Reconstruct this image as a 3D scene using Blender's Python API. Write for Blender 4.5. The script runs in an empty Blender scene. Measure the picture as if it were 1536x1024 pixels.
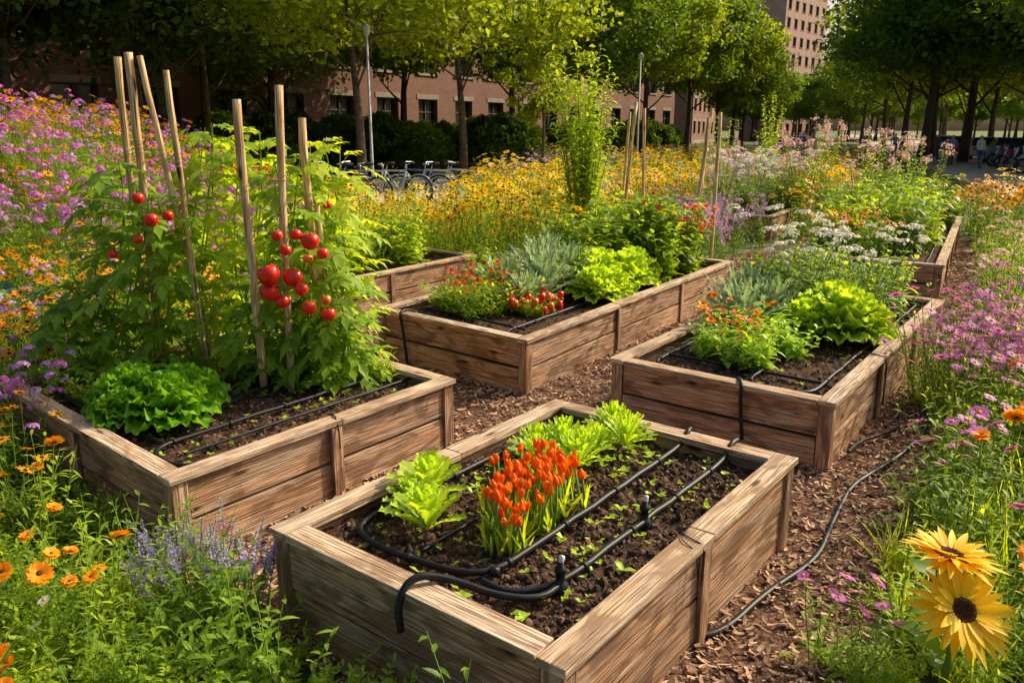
import bpy, math, random
import numpy as np
from mathutils import Vector, noise, Matrix, Euler
rnd=random.Random(11); R=rnd.random
def U(a,b): return a+(b-a)*rnd.random()
rng=np.random.default_rng(5)
V3=Vector
scene=bpy.context.scene
def ss(a,b,x):
    t=min(1,max(0,(x-a)/(b-a))); return t*t*(3-2*t)
def terrain(x,y):
    a=-x-.2*y
    z=1.4*ss(1.4,5.5,a)*ss(7,13,y)*(1-ss(19,26,y))
    return z
# ---------------------------------------------------------------- materials
def newmat(name):
    m=bpy.data.materials.new(name); m.use_nodes=True; nt=m.node_tree; nt.nodes.clear()
    return m,nt,nt.nodes,nt.links
def mixc(N,L,fac,a,b,blend='MIX'):
    n=N.new('ShaderNodeMixRGB'); n.blend_type=blend
    for k,v in ((0,fac),(1,a),(2,b)):
        if isinstance(v,(int,float)): n.inputs[k].default_value=v
        elif isinstance(v,(tuple,list)): n.inputs[k].default_value=(v[0],v[1],v[2],1)
        else: L.new(v,n.inputs[k])
    return n.outputs[0]
def math_(N,L,op,a,b=0.5,clamp=False):
    n=N.new('ShaderNodeMath'); n.operation=op; n.use_clamp=clamp
    for k,v in ((0,a),(1,b)):
        if isinstance(v,(int,float)): n.inputs[k].default_value=v
        else: L.new(v,n.inputs[k])
    return n.outputs[0]
def foliage(name,c1,c2,trans=.4,rough=.5,tcol=None):
    m,nt,N,L=newmat(name)
    g=N.new('ShaderNodeNewGeometry'); oi=N.new('ShaderNodeObjectInfo')
    f=math_(N,L,'ADD',math_(N,L,'MULTIPLY',g.outputs['Random Per Island'],.62),math_(N,L,'MULTIPLY',oi.outputs['Random'],.38))
    col=mixc(N,L,f,c1,c2)
    p=N.new('ShaderNodeBsdfPrincipled'); L.new(col,p.inputs['Base Color']); p.inputs['Roughness'].default_value=rough
    p.inputs['Specular IOR Level'].default_value=.35
    t=N.new('ShaderNodeBsdfTranslucent'); L.new(mixc(N,L,1.0,col,tcol or (2.1,1.75,.62),'MULTIPLY'),t.inputs['Color'])
    mx=N.new('ShaderNodeMixShader'); mx.inputs[0].default_value=trans
    L.new(p.outputs[0],mx.inputs[1]); L.new(t.outputs[0],mx.inputs[2])
    o=N.new('ShaderNodeOutputMaterial'); L.new(mx.outputs[0],o.inputs[0]); return m
def simple(name,c,rough=.6,c2=None,scale=20,metal=0,bump=0,spec=.4):
    m,nt,N,L=newmat(name)
    p=N.new('ShaderNodeBsdfPrincipled'); p.inputs['Roughness'].default_value=rough; p.inputs['Metallic'].default_value=metal
    p.inputs['Specular IOR Level'].default_value=spec
    tc=N.new('ShaderNodeTexCoord'); no=N.new('ShaderNodeTexNoise'); no.inputs['Scale'].default_value=scale; no.inputs['Detail'].default_value=6
    L.new(tc.outputs['Object'],no.inputs['Vector'])
    c2=c2 or tuple(x*.75 for x in c)
    r=N.new('ShaderNodeValToRGB'); r.color_ramp.elements[0].position=.35; r.color_ramp.elements[1].position=.65
    r.color_ramp.elements[0].color=(*c2,1); r.color_ramp.elements[1].color=(*c,1)
    L.new(no.outputs[0],r.inputs[0]); L.new(r.outputs[0],p.inputs['Base Color'])
    if bump:
        b=N.new('ShaderNodeBump'); b.inputs['Strength'].default_value=bump; b.inputs['Distance'].default_value=.02
        L.new(no.outputs[0],b.inputs['Height']); L.new(b.outputs[0],p.inputs['Normal'])
    o=N.new('ShaderNodeOutputMaterial'); L.new(p.outputs[0],o.inputs[0]); return m
def islandmat(name,c1,c2,rough=.8):
    m,nt,N,L=newmat(name)
    g=N.new('ShaderNodeNewGeometry'); oi=N.new('ShaderNodeObjectInfo')
    p=N.new('ShaderNodeBsdfPrincipled'); p.inputs['Roughness'].default_value=rough
    f=math_(N,L,'FRACT',math_(N,L,'ADD',g.outputs['Random Per Island'],oi.outputs['Random']))
    L.new(mixc(N,L,f,c1,c2),p.inputs['Base Color'])
    o=N.new('ShaderNodeOutputMaterial'); L.new(p.outputs[0],o.inputs[0]); return m
def wood(name,ca,cb,cd,grey):
    m,nt,N,L=newmat(name)
    uv=N.new('ShaderNodeUVMap'); uv.uv_map='UVMap'
    def ntex(sx,sy,det,dist=0):
        mp=N.new('ShaderNodeMapping'); mp.inputs['Scale'].default_value=(sx,sy,1); L.new(uv.outputs[0],mp.inputs[0])
        n=N.new('ShaderNodeTexNoise'); n.inputs['Scale'].default_value=1; n.inputs['Detail'].default_value=det; n.inputs['Distortion'].default_value=dist
        L.new(mp.outputs[0],n.inputs['Vector']); return n.outputs[0]
    def ramp(src,p0,p1,c0,c1):
        r=N.new('ShaderNodeValToRGB'); r.color_ramp.elements[0].position=p0; r.color_ramp.elements[1].position=p1
        r.color_ramp.elements[0].color=(*c0,1); r.color_ramp.elements[1].color=(*c1,1); L.new(src,r.inputs[0]); return r.outputs[0]
    fine=ntex(4,130,6); band=ntex(1.1,24,5,2.2); blot=ntex(3.2,8,8,1.0); big=ntex(1.2,1.6,4); gr=ntex(1.7,14,6,.5); crack=ntex(1.4,60,3,.5)
    col=ramp(band,.38,.62,cb,ca)
    col=mixc(N,L,ramp(gr,.42,.62,(0,0,0),(.85,.85,.85)),col,grey)
    col=mixc(N,L,.9,col,ramp(fine,.40,.58,(.42,.37,.34),(1.12,1.12,1.12)),'MULTIPLY')
    col=mixc(N,L,ramp(blot,.50,.60,(0,0,0),(.8,.8,.8)),col,cd)
    col=mixc(N,L,1,col,ramp(crack,.29,.35,(.16,.12,.10),(1,1,1)),'MULTIPLY')
    mp=N.new('ShaderNodeMapping'); mp.inputs['Scale'].default_value=(2.6,10,1); L.new(uv.outputs[0],mp.inputs[0])
    vo=N.new('ShaderNodeTexVoronoi'); vo.inputs['Scale'].default_value=1; L.new(mp.outputs[0],vo.inputs['Vector'])
    col=mixc(N,L,1,col,ramp(vo.outputs['Distance'],.07,.17,(.2,.12,.08),(1,1,1)),'MULTIPLY')
    col=mixc(N,L,.85,col,mixc(N,L,big,(.34,.31,.29),(1.75,1.72,1.68)),'MULTIPLY')
    p=N.new('ShaderNodeBsdfPrincipled'); L.new(col,p.inputs['Base Color']); p.inputs['Roughness'].default_value=.8; p.inputs['Specular IOR Level'].default_value=.2
    b=N.new('ShaderNodeBump'); b.inputs['Strength'].default_value=1.0; b.inputs['Distance'].default_value=.008
    L.new(math_(N,L,'ADD',fine,crack),b.inputs['Height']); L.new(b.outputs[0],p.inputs['Normal'])
    o=N.new('ShaderNodeOutputMaterial'); L.new(p.outputs[0],o.inputs[0]); return m
def brickmat(name,c1,c2,mortar):
    m,nt,N,L=newmat(name)
    tc=N.new('ShaderNodeTexCoord'); sp=N.new('ShaderNodeSeparateXYZ'); L.new(tc.outputs['Object'],sp.inputs[0])
    cb=N.new('ShaderNodeCombineXYZ'); L.new(math_(N,L,'ADD',sp.outputs[0],sp.outputs[1]),cb.inputs[0]); L.new(sp.outputs[2],cb.inputs[1])
    b=N.new('ShaderNodeTexBrick'); L.new(cb.outputs[0],b.inputs['Vector']); b.inputs['Scale'].default_value=1
    b.inputs['Brick Width'].default_value=.25; b.inputs['Row Height'].default_value=.085; b.inputs['Mortar Size'].default_value=.008
    b.inputs['Color1'].default_value=(*c1,1); b.inputs['Color2'].default_value=(*c2,1); b.inputs['Mortar'].default_value=(*mortar,1)
    no=N.new('ShaderNodeTexNoise'); no.inputs['Scale'].default_value=.7; no.inputs['Detail'].default_value=5; L.new(tc.outputs['Object'],no.inputs['Vector'])
    col=mixc(N,L,.6,b.outputs[0],mixc(N,L,no.outputs[0],(.5,.5,.5),(1.3,1.3,1.3)),'MULTIPLY')
    p=N.new('ShaderNodeBsdfPrincipled'); L.new(col,p.inputs['Base Color']); p.inputs['Roughness'].default_value=.9
    o=N.new('ShaderNodeOutputMaterial'); L.new(p.outputs[0],o.inputs[0]); return m
G_mid=foliage('leaf_mid',(.09,.19,.014),(.31,.46,.035),.44)
G_lite=foliage('leaf_light',(.25,.40,.028),(.50,.62,.05),.5)
G_dark=foliage('leaf_dark',(.05,.13,.016),(.16,.28,.03),.38)
G_let=foliage('lettuce_leaf',(.12,.34,.02),(.28,.55,.04),.42,.4)
G_letL=foliage('lettuce_light_leaf',(.30,.51,.03),(.50,.67,.07),.42,.4)
G_silver=foliage('silver_leaf',(.26,.38,.19),(.50,.60,.38),.3,.55,(1.2,1.2,.7))
G_blue=foliage('bluegreen_leaf',(.08,.19,.12),(.16,.30,.18),.2,.5,(1,1.1,.8))
G_tom=foliage('tomato_leaf',(.10,.22,.018),(.32,.49,.04),.48)
G_stem=foliage('stem_green',(.12,.24,.03),(.22,.36,.05),.1)
T_brt=foliage('tree_leaf_bright',(.11,.20,.012),(.36,.44,.026),.5,.5,(2.0,1.7,.6))
T_mid=foliage('tree_leaf_mid',(.045,.11,.010),(.18,.28,.02),.46,.5,(2.1,1.8,.6))
T_drk=foliage('tree_leaf_dark',(.02,.052,.008),(.075,.135,.013),.33)
W=(1.1,1.0,.85)
P_or=foliage('petal_orange',(.95,.34,.008),(.98,.54,.016),.38,.5,W)
P_ye=foliage('petal_yellow',(.96,.60,.006),(.98,.78,.02),.40,.5,W)
P_ma=foliage('petal_magenta',(.60,.11,.58),(.82,.28,.80),.42,.5,W)
P_li=foliage('petal_lilac',(.56,.27,.74),(.80,.46,.88),.4,.5,W)
P_la=foliage('petal_lavender',(.40,.30,.72),(.64,.54,.88),.35,.5,W)
P_pk=foliage('petal_pink',(.8,.5,.55),(.9,.72,.7),.4,.5,W)
P_wh=foliage('petal_white',(.78,.78,.7),(.88,.88,.82),.3,.5,W)
P_re=foliage('petal_red',(.85,.04,.01),(.94,.18,.02),.35,.5,W)
P_tu=foliage('bud_orange_red',(.90,.06,.005),(.98,.34,.01),.35,.35,W)
C_br=simple('flower_centre_brown',(.18,.07,.018),.9,(.07,.025,.01),300,bump=.8)
C_ye=simple('flower_centre_yellow',(.8,.48,.02),.8,(.6,.27,.01),300)
M_woodS=wood('weathered_timber',(.62,.375,.225),(.38,.215,.125),(.17,.092,.052),(.47,.355,.265))
M_woodC=wood('timber_cap',(.72,.53,.37),(.50,.35,.225),(.27,.175,.105),(.61,.515,.41))
M_bam=wood('stake_wood',(.90,.67,.36),(.70,.48,.23),(.48,.3,.14),(.82,.64,.42))
M_soil=simple('garden_soil',(.11,.06,.038),.95,(.028,.016,.010),28,bump=1.0,spec=.15)
M_clod=islandmat('soil_clod',(.03,.017,.012),(.20,.11,.068),.95)
M_chip=islandmat('bark_chip',(.12,.06,.035),(.66,.42,.26),.85)
M_mulch=simple('mulch_bed',(.22,.12,.08),.95,(.07,.038,.024),40,bump=1.0,spec=.15)
M_pipe=simple('black_pipe',(.016,.016,.019),.45,(.010,.010,.012),30,spec=.28)
M_white=simple('white_plastic',(.7,.7,.68),.4)
M_tomato=simple('tomato_skin',(.86,.03,.01),.2,(.72,.012,.006),6,spec=.6)
M_tomor=simple('tomato_orange',(.9,.26,.015),.25,(.82,.12,.01),6,spec=.6)
M_bark=simple('tree_bark',(.12,.085,.06),.95,(.05,.036,.027),8,bump=1)
M_brick=brickmat('red_brick',(.28,.12,.088),(.21,.083,.06),(.25,.185,.15))
M_stone=simple('pale_stone',(.36,.30,.25),.85,(.28,.23,.19),3)
M_glass=simple('window_glass',(.03,.035,.045),.12,(.02,.024,.03),1,spec=.6)
M_frame=simple('window_frame',(.10,.08,.07),.6)
M_roof=simple('roof_dark',(.12,.11,.1),.9)
M_asph=simple('asphalt',(.40,.345,.29),.9,(.32,.275,.23),6,bump=.2)
M_pave=simple('pavement',(.56,.48,.40),.9,(.46,.39,.32),3)
M_tire=simple('tyre_rubber',(.03,.03,.03),.8)
M_steel=simple('steel',(.6,.6,.62),.35,metal=.7)
M_paintr=simple('car_paint_red',(.55,.03,.02),.3); M_paintw=simple('car_paint_silver',(.6,.62,.65),.3); M_paintb=simple('car_paint_blue',(.07,.16,.36),.3)
M_black=simple('black_paint',(.02,.02,.025),.4)
# ---------------------------------------------------------------- mesh builder
class MB:
    def __init__(s): s.v=[];s.f=[];s.m=[];s.uv=[]
    def add(s,vs,fs,mat=0,uvs=None):
        b=len(s.v); s.v.extend([tuple(x) for x in vs])
        for i,f in enumerate(fs):
            s.f.append([b+k for k in f]); s.m.append(mat)
            if uvs: s.uv.extend(uvs[i])
    def obj(s,name,mats,coll='scene',smooth=True):
        me=bpy.data.meshes.new(name); me.from_pydata(s.v,[],s.f)
        for m in mats: me.materials.append(m)
        me.polygons.foreach_set('material_index',s.m)
        me.polygons.foreach_set('use_smooth',[smooth]*len(s.f))
        if s.uv:
            l=me.uv_layers.new(name='UVMap'); l.data.foreach_set('uv',np.array(s.uv,dtype=np.float32).ravel())
        me.update(); o=bpy.data.objects.new(name,me)
        (scene.collection if coll=='scene' else coll).objects.link(o); return o
def frame(d):
    d=d.normalized(); a=V3((0,0,1)) if abs(d.z)<.9 else V3((1,0,0))
    e1=d.cross(a).normalized(); e2=d.cross(e1).normalized(); return e1,e2
def tube(mb,pts,r,sides=6,mat=0,cap=True,uv=False):
    pts=[V3(p) for p in pts]; n=len(pts); rs=r if isinstance(r,(list,tuple)) else [r]*n
    vs=[];e1=None; acc=0; lens=[]
    for i,p in enumerate(pts):
        d=(pts[min(i+1,n-1)]-pts[max(i-1,0)])
        if d.length<1e-9: d=V3((0,0,1))
        d.normalize()
        if i: acc+=(p-pts[i-1]).length
        lens.append(acc)
        if e1 is None: e1,_=frame(d)
        e1=(e1-d*e1.dot(d)).normalized(); e2=d.cross(e1)
        for k in range(sides):
            a=6.28318*k/sides; vs.append(p+(e1*math.cos(a)+e2*math.sin(a))*rs[i])
    fs=[];uvs=[]; off=U(0,20)
    for i in range(n-1):
        for k in range(sides):
            k2=(k+1)%sides
            fs.append((i*sides+k,i*sides+k2,(i+1)*sides+k2,(i+1)*sides+k))
            if uv:
                w=6.283*rs[0]/sides
                uvs.append([(lens[i]+off,k*w+off),(lens[i]+off,(k+1)*w+off),(lens[i+1]+off,(k+1)*w+off),(lens[i+1]+off,k*w+off)])
    if cap:
        fs.append(tuple(range(sides))[::-1]); fs.append(tuple((n-1)*sides+k for k in range(sides)))
        if uv:
            for _ in range(2): uvs.append([(off+.01*math.cos(k),off+.01*math.sin(k)) for k in range(sides)])
    mb.add(vs,fs,mat,uvs if uv else None)
def lathe(mb,p,ax,prof,sides=8,mat=0,sc=1,lob=0):
    p=V3(p); ax=V3(ax).normalized(); e1,e2=frame(ax); vs=[];fs=[]
    for r,z in prof:
        for k in range(sides):
            a=6.28318*k/sides; rr=r*(1+lob*math.cos(a*5)); vs.append(p+ax*z*sc+(e1*math.cos(a)+e2*math.sin(a))*rr*sc)
    for i in range(len(prof)-1):
        for k in range(sides):
            k2=(k+1)%sides; fs.append((i*sides+k,i*sides+k2,(i+1)*sides+k2,(i+1)*sides+k))
    mb.add(vs,fs,mat)
def box(mb,o,a,b,c,mat=0,uv=False,jit=0):
    o=V3(o);a=V3(a);b=V3(b);c=V3(c)
    vs=[o,o+a,o+a+b,o+b,o+c,o+a+c,o+a+b+c,o+b+c]
    fs=[(0,3,2,1),(4,5,6,7),(0,1,5,4),(3,7,6,2),(0,4,7,3),(1,2,6,5)]
    if jit: vs=[v+V3((U(-jit,jit),U(-jit,jit),U(-jit,jit))) for v in vs]
    uvs=None
    if uv:
        la,lb,lc=a.length,b.length,c.length; ax=max((la,0),(lb,1),(lc,2))[1]
        L3=[la,lb,lc]; co=[(0,0,0),(1,0,0),(1,1,0),(0,1,0),(0,0,1),(1,0,1),(1,1,1),(0,1,1)]
        ox,oy=U(0,50),U(0,50); uvs=[]; oth=[i for i in range(3) if i!=ax]
        const=[2,2,1,1,0,0]
        for fi,f in enumerate(fs):
            cf=const[fi]; q=[]
            for k in f:
                if cf==ax: q.append((co[k][oth[0]]*L3[oth[0]]*1.5+ox,co[k][oth[1]]*L3[oth[1]]*.3+oy+3))
                else:
                    w=[i for i in oth if i!=cf][0]
                    q.append((co[k][ax]*L3[ax]+ox,co[k][w]*L3[w]+oy+fi*.37))
            uvs.append(q)
    mb.add(vs,fs,mat,uvs)
pdef=lambda t: math.sin(math.pi*min(1,(.06+.94*t)**.8))
ppad=lambda t: (.22+.9*t**.8)*(1 if t<.8 else math.sqrt(max(.05,1-((t-.8)/.22)**2)))
pstrap=lambda t: (.7+.6*t-1.25*t**3)
def leaf(mb,p,d,n,L,W_,mat=0,seg=3,droop=.3,fold=.25,prof=pdef,ruf=0,lobe=0,lf=3,ac=2):
    p=V3(p); d=V3(d).normalized(); n=V3(n); s=d.cross(n)
    if s.length<.05: s=d.cross(V3((1,.3,0)))
    s.normalize(); n=s.cross(d); ph=R()*6.28; vs=[]
    for i in range(seg+1):
        t=i/seg; c=p+d*(L*t); c.z-=droop*L*t*t
        w=W_*.5*prof(t)
        if lobe: w*=1+lobe*math.sin(t*lf*6.283+1)
        for j in range(ac+1):
            q=j/ac*2-1; z=fold*w*abs(q)
            if ruf: z+=ruf*W_*q*q*math.sin(t*lf*6.283+ph+q*2.3)+ruf*.5*W_*t*t*math.sin(q*5+ph)
            vs.append(c+s*(w*q)+n*z)
    fs=[(i*(ac+1)+j,i*(ac+1)+j+1,(i+1)*(ac+1)+j+1,(i+1)*(ac+1)+j) for i in range(seg) for j in range(ac)]
    mb.add(vs,fs,mat)
def rdir(el0,el1,az=None):
    a=U(0,6.2832) if az is None else az; e=math.radians(U(el0,el1))
    return V3((math.cos(a)*math.cos(e),math.sin(a)*math.cos(e),math.sin(e)))
def flower(mb,p,n,Rr,npet,pm,cm,cr=.28,seg=2,cup=.12,pw=None,layers=1,dome=.18):
    p=V3(p); n=V3(n).normalized(); e1,e2=frame(n); pw=pw or 2.3*Rr*3.1416/npet*1.0
    for l in range(layers):
        for k in range(npet):
            a=6.2832*(k+.5*l)/npet+U(-.08,.08); d=e1*math.cos(a)+e2*math.sin(a)+n*(cup+.3*l+U(-.08,.08))
            leaf(mb,p+d*(cr*Rr*.6)+n*.002*l,d,n,Rr*U(.7,.82)*(1-.12*l),pw,pm,seg,.06,.12,prof=lambda t: .5+1.0*t-1.35*t**4)
    lathe(mb,p,n,[(cr*Rr*1.05,-.02*Rr),(cr*Rr,dome*.5*Rr),(cr*Rr*.6,dome*Rr),(.01*Rr,dome*1.1*Rr)],8,cm)
def stempath(x,y,h,sp,n=5,z0=0):
    a=U(0,6.28); rr=sp*math.sqrt(R()); ex,ey=x+rr*math.cos(a),y+rr*math.sin(a); b=U(.0,.5)
    bx,by=x+(ex-x)*b*.6,y+(ey-y)*b*.6
    return [V3((bx+(ex-bx)*(i/(n-1))**1.5+U(-.006,.006),by+(ey-by)*(i/(n-1))**1.5+U(-.006,.006),z0+h*i/(n-1))) for i in range(n)]
def along(pts,t):
    k=t*(len(pts)-1); i=min(int(k),len(pts)-2); return pts[i].lerp(pts[i+1],k-i)
def stemleaves(mb,pts,n,L,W_,mat,t0=.08,t1=.95,seg=2,droop=.35,el=(5,55),lobe=0,lf=3):
    a=U(0,6)
    for k in range(n):
        t=t0+(t1-t0)*(k+R()*.6)/n; a+=2.4; p=along(pts,t); s=1.1-.5*t
        leaf(mb,p,rdir(el[0],el[1],a),(0,0,1),L*s*U(.75,1.2),W_*s*U(.8,1.2),mat,seg,droop*U(.6,1.4),.25,lobe=lobe,lf=lf)
def newcoll(n): return bpy.data.collections.new(n)
COL={}
def reg(kind,mb,mats,smooth=True):
    if kind not in COL: COL[kind]=newcoll('src_'+kind)
    return mb.obj('%s_%02d'%(kind,len(COL[kind].objects)),mats,COL[kind],smooth)
def g_flower(kind,pm,cm,n,h,sp,Rr,npet,leafm=None,nl=9,LL=.09,LW=.022,var=3,lobe=0,pn=2,layers=1,cr=.28,seg=1,low=14):
    for v in range(var):
        mb=MB()
        for i in range(n):
            hh=h*U(.68,1.1); pts=stempath(U(-.06,.06),U(-.06,.06),hh,sp)
            tube(mb,pts,[.0035,.003,.003,.0025,.002],3,0,False); stemleaves(mb,pts,nl,LL,LW,1,seg=pn,lobe=lobe)
            nn=(pts[-1]-pts[-2]).normalized()*.5+V3((U(-.5,.6),U(-.8,.2),.6))
            flower(mb,pts[-1],nn,Rr*U(.7,1.2),npet,2,3,cr=cr,seg=seg,layers=layers)
        for i in range(low): leaf(mb,(U(-.08,.08),U(-.08,.08),U(0,.1)),rdir(15,75),(0,0,1),LL*1.7,LW*1.6,1,3,.5,lobe=lobe)
        reg(kind,mb,[G_stem,leafm or G_mid,pm,cm])
def g_cluster(kind,pm,n,h,sp,hr,fl,leafm=None,nl=9,LL=.08,LW=.02,var=3,nf=22,flat=.6):
    for v in range(var):
        mb=MB()
        for i in range(n):
            hh=h*U(.65,1.1); pts=stempath(U(-.06,.06),U(-.06,.06),hh,sp)
            tube(mb,pts,[.0035,.003,.003,.0025,.002],3,0,False); stemleaves(mb,pts,nl,LL,LW,1)
            c=pts[-1]; q=hr*U(.7,1.2)
            for k in range(nf):
                d=rdir(-15,90); p=c+V3((d.x*q,d.y*q,d.z*q*flat)); e1,e2=frame(d+V3((U(-.4,.4),U(-.4,.4),.2)))
                for (a,b) in ((e1,e2),(e2,-e1)):
                    mb.add([p-a*fl-b*fl*.35,p+a*fl-b*fl*.35,p+a*fl+b*fl*.35,p-a*fl+b*fl*.35],[(0,1,2,3)],2)
        for i in range(12): leaf(mb,(U(-.08,.08),U(-.08,.08),U(0,.1)),rdir(15,75),(0,0,1),LL*1.7,LW*1.6,1,3,.5)
        reg(kind,mb,[G_stem,leafm or G_mid,pm])
def g_spike(kind,pm,n,h,sp,sl,fl,leafm=None,var=2,nl=12):
    for v in range(var):
        mb=MB()
        for i in range(n):
            hh=h*U(.75,1.1); pts=stempath(U(-.06,.06),U(-.06,.06),hh,sp)
            tube(mb,pts,.0025,3,0,False); stemleaves(mb,pts,nl,.06,.009,1,t1=.6)
            for k in range(34):
                t=k/34; p=along(pts,1-sl/hh*(1-t)); d=rdir(0,60); w=fl*(1.15-.6*t); p=p+d*w*.6
                e1,e2=frame(d); mb.add([p-e1*w*.5,p+d*w*.8,p+e1*w*.5,p-d*w*.2],[(0,1,2,3)],2)
        reg(kind,mb,[G_stem,leafm or G_mid,pm])
def g_leafy(kind,n,h,sp,nl,L,W_,mat,var=3,lobe=0,lf=3,seg=3,droop=.35,el=(0,60),st=.0035):
    for v in range(var):
        mb=MB()
        for i in range(n):
            pts=stempath(U(-.05,.05),U(-.05,.05),h*U(.6,1.1),sp); tube(mb,pts,[st,st,st*.8,st*.6,st*.4],3,0,False)
            stemleaves(mb,pts,nl,L,W_,1,seg=seg,droop=droop,el=el,lobe=lobe,lf=lf,t1=1.0)
        reg(kind,mb,[G_stem,mat])
def g_fern(kind,n,L,mat,var=3,nl=9,leafl=.035,up=(20,80)):
    for v in range(var):
        mb=MB()
        for i in range(n):
            d=rdir(*up); Lf=L*U(.6,1.1); s=d.cross(V3((0,0,1))).normalized()
            pts=[V3((U(-.05,.05),U(-.05,.05),0))+d*Lf*t+V3((0,0,-.25*Lf*t*t)) for t in (0,.25,.5,.75,1)]
            tube(mb,pts,.0018,3,0,False)
            for k in range(nl):
                t=.3+.7*k/nl; p=along(pts,t)
                for sg in (-1,1):
                    dd=(s*sg+d*.7+V3((0,0,U(-.1,.3)))); leaf(mb,p,dd,(0,0,1),leafl*(1.3-.6*t)*U(.8,1.2),leafl*.42,1,3,.2,.2,lobe=.3,lf=2.5)
            leaf(mb,pts[-1],d,(0,0,1),leafl,leafl*.4,1,2,.2)
        reg(kind,mb,[G_stem,mat])
def g_grass(kind,n,h,mat,var=2):
    for v in range(var):
        mb=MB()
        for i in range(n): leaf(mb,(U(-.1,.1),U(-.1,.1),0),rdir(45,88),rdir(0,30),h*U(.5,1.1),.008,0,4,U(.05,.5),.2,prof=pstrap)
        reg(kind,mb,[mat])
g_flower('orange_daisy',P_or,C_br,11,.66,.29,.052,11,nl=10,cr=.24)
g_flower('yellow_daisy',P_ye,C_br,13,.78,.31,.068,10,nl=12,leafm=G_lite,LL=.1,LW=.028,cr=.2)
g_flower('low_yellow_daisy',P_ye,C_br,12,.42,.28,.06,10,nl=8,leafm=G_lite,cr=.2)
g_flower('magenta_aster',P_ma,C_ye,15,.6,.27,.038,14,nl=9,LW=.014,leafm=G_lite)
g_flower('red_zinnia',P_re,C_ye,8,.5,.2,.036,12,layers=2)
g_cluster('purple_phlox',P_ma,9,.78,.29,.040,.012)
g_cluster('lilac_phlox',P_li,9,.74,.29,.042,.012)
g_cluster('pink_yarrow',P_pk,9,.75,.28,.042,.010,flat=.35,leafm=G_lite)
g_cluster('white_bloom',P_wh,10,.7,.28,.05,.011,leafm=G_silver,flat=.4)
g_spike('lavender',P_la,13,.42,.16,.13,.015,leafm=G_mid)
g_spike('lilac_spike',P_li,12,.7,.22,.22,.022,leafm=G_mid)
g_leafy('green_weed',9,.5,.24,13,.085,.026,G_mid)
g_leafy('light_weed',9,.55,.22,14,.09,.018,G_lite)
g_leafy('dark_weed',8,.45,.24,12,.10,.035,G_dark)
g_leafy('tall_weed',8,.95,.24,20,.11,.020,G_lite)
g_fern('parsley',34,.34,G_mid)
g_fern('light_parsley',30,.32,G_lite)
g_fern('wild_carrot',36,.42,G_dark,leafl=.03)
g_grass('grass',60,.42,G_lite)
g_flower('near_orange',P_or,C_br,3,.5,.12,.054,20,nl=12,seg=3,layers=2,pn=3,LW=.03,cr=.26)
g_flower('near_purple',P_ma,C_ye,4,.45,.12,.044,24,nl=12,seg=3,pn=3,LW=.018,cr=.26)
g_flower('near_white',P_wh,C_ye,2,.34,.08,.036,14,nl=10,seg=3,pn=3,cr=.25)
# ---------------------------------------------------------------- scatter
def scatter(name,kindcol,pts,rots,scs,idx):
    me=bpy.data.meshes.new(name); me.from_pydata([tuple(p) for p in pts],[],[])
    a=me.attributes.new('rot','FLOAT_VECTOR','POINT'); a.data.foreach_set('vector',np.array(rots,dtype=np.float32).ravel())
    a=me.attributes.new('scl','FLOAT','POINT'); a.data.foreach_set('value',np.array(scs,dtype=np.float32))
    a=me.attributes.new('idx','INT','POINT'); a.data.foreach_set('value',np.array(idx,dtype=np.int32))
    o=bpy.data.objects.new(name,me); scene.collection.objects.link(o)
    ng=bpy.data.node_groups.new(name+'_gn','GeometryNodeTree')
    ng.interface.new_socket('Geometry',in_out='INPUT',socket_type='NodeSocketGeometry')
    ng.interface.new_socket('Geometry',in_out='OUTPUT',socket_type='NodeSocketGeometry')
    N=ng.nodes; L=ng.links; gi=N.new('NodeGroupInput'); go=N.new('NodeGroupOutput')
    ci=N.new('GeometryNodeCollectionInfo'); ci.inputs['Collection'].default_value=kindcol
    ci.inputs['Separate Children'].default_value=True; ci.inputs['Reset Children'].default_value=True
    ip=N.new('GeometryNodeInstanceOnPoints'); ip.inputs['Pick Instance'].default_value=True
    def attr(n,t):
        q=N.new('GeometryNodeInputNamedAttribute'); q.data_type=t; q.inputs['Name'].default_value=n
        return [s for s in q.outputs if s.enabled and s.name=='Attribute'][0]
    L.new(gi.outputs[0],ip.inputs['Points']); L.new(ci.outputs[0],ip.inputs['Instance'])
    L.new(attr('idx','INT'),ip.inputs['Instance Index']); L.new(attr('rot','FLOAT_VECTOR'),ip.inputs['Rotation'])
    L.new(attr('scl','FLOAT'),ip.inputs['Scale']); L.new(ip.outputs[0],go.inputs[0])
    md=o.modifiers.new('instances','NODES'); md.node_group=ng; return o
PL={}
def put(kind,x,y,z=None,s=1,tilt=.12,rz=None):
    if z is None: z=terrain(x,y)
    PL.setdefault(kind,[]).append(((x,y,z),(U(-tilt,tilt),U(-tilt,tilt),U(0,6.28) if rz is None else rz),s,rnd.randrange(len(COL[kind].objects))))
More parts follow.
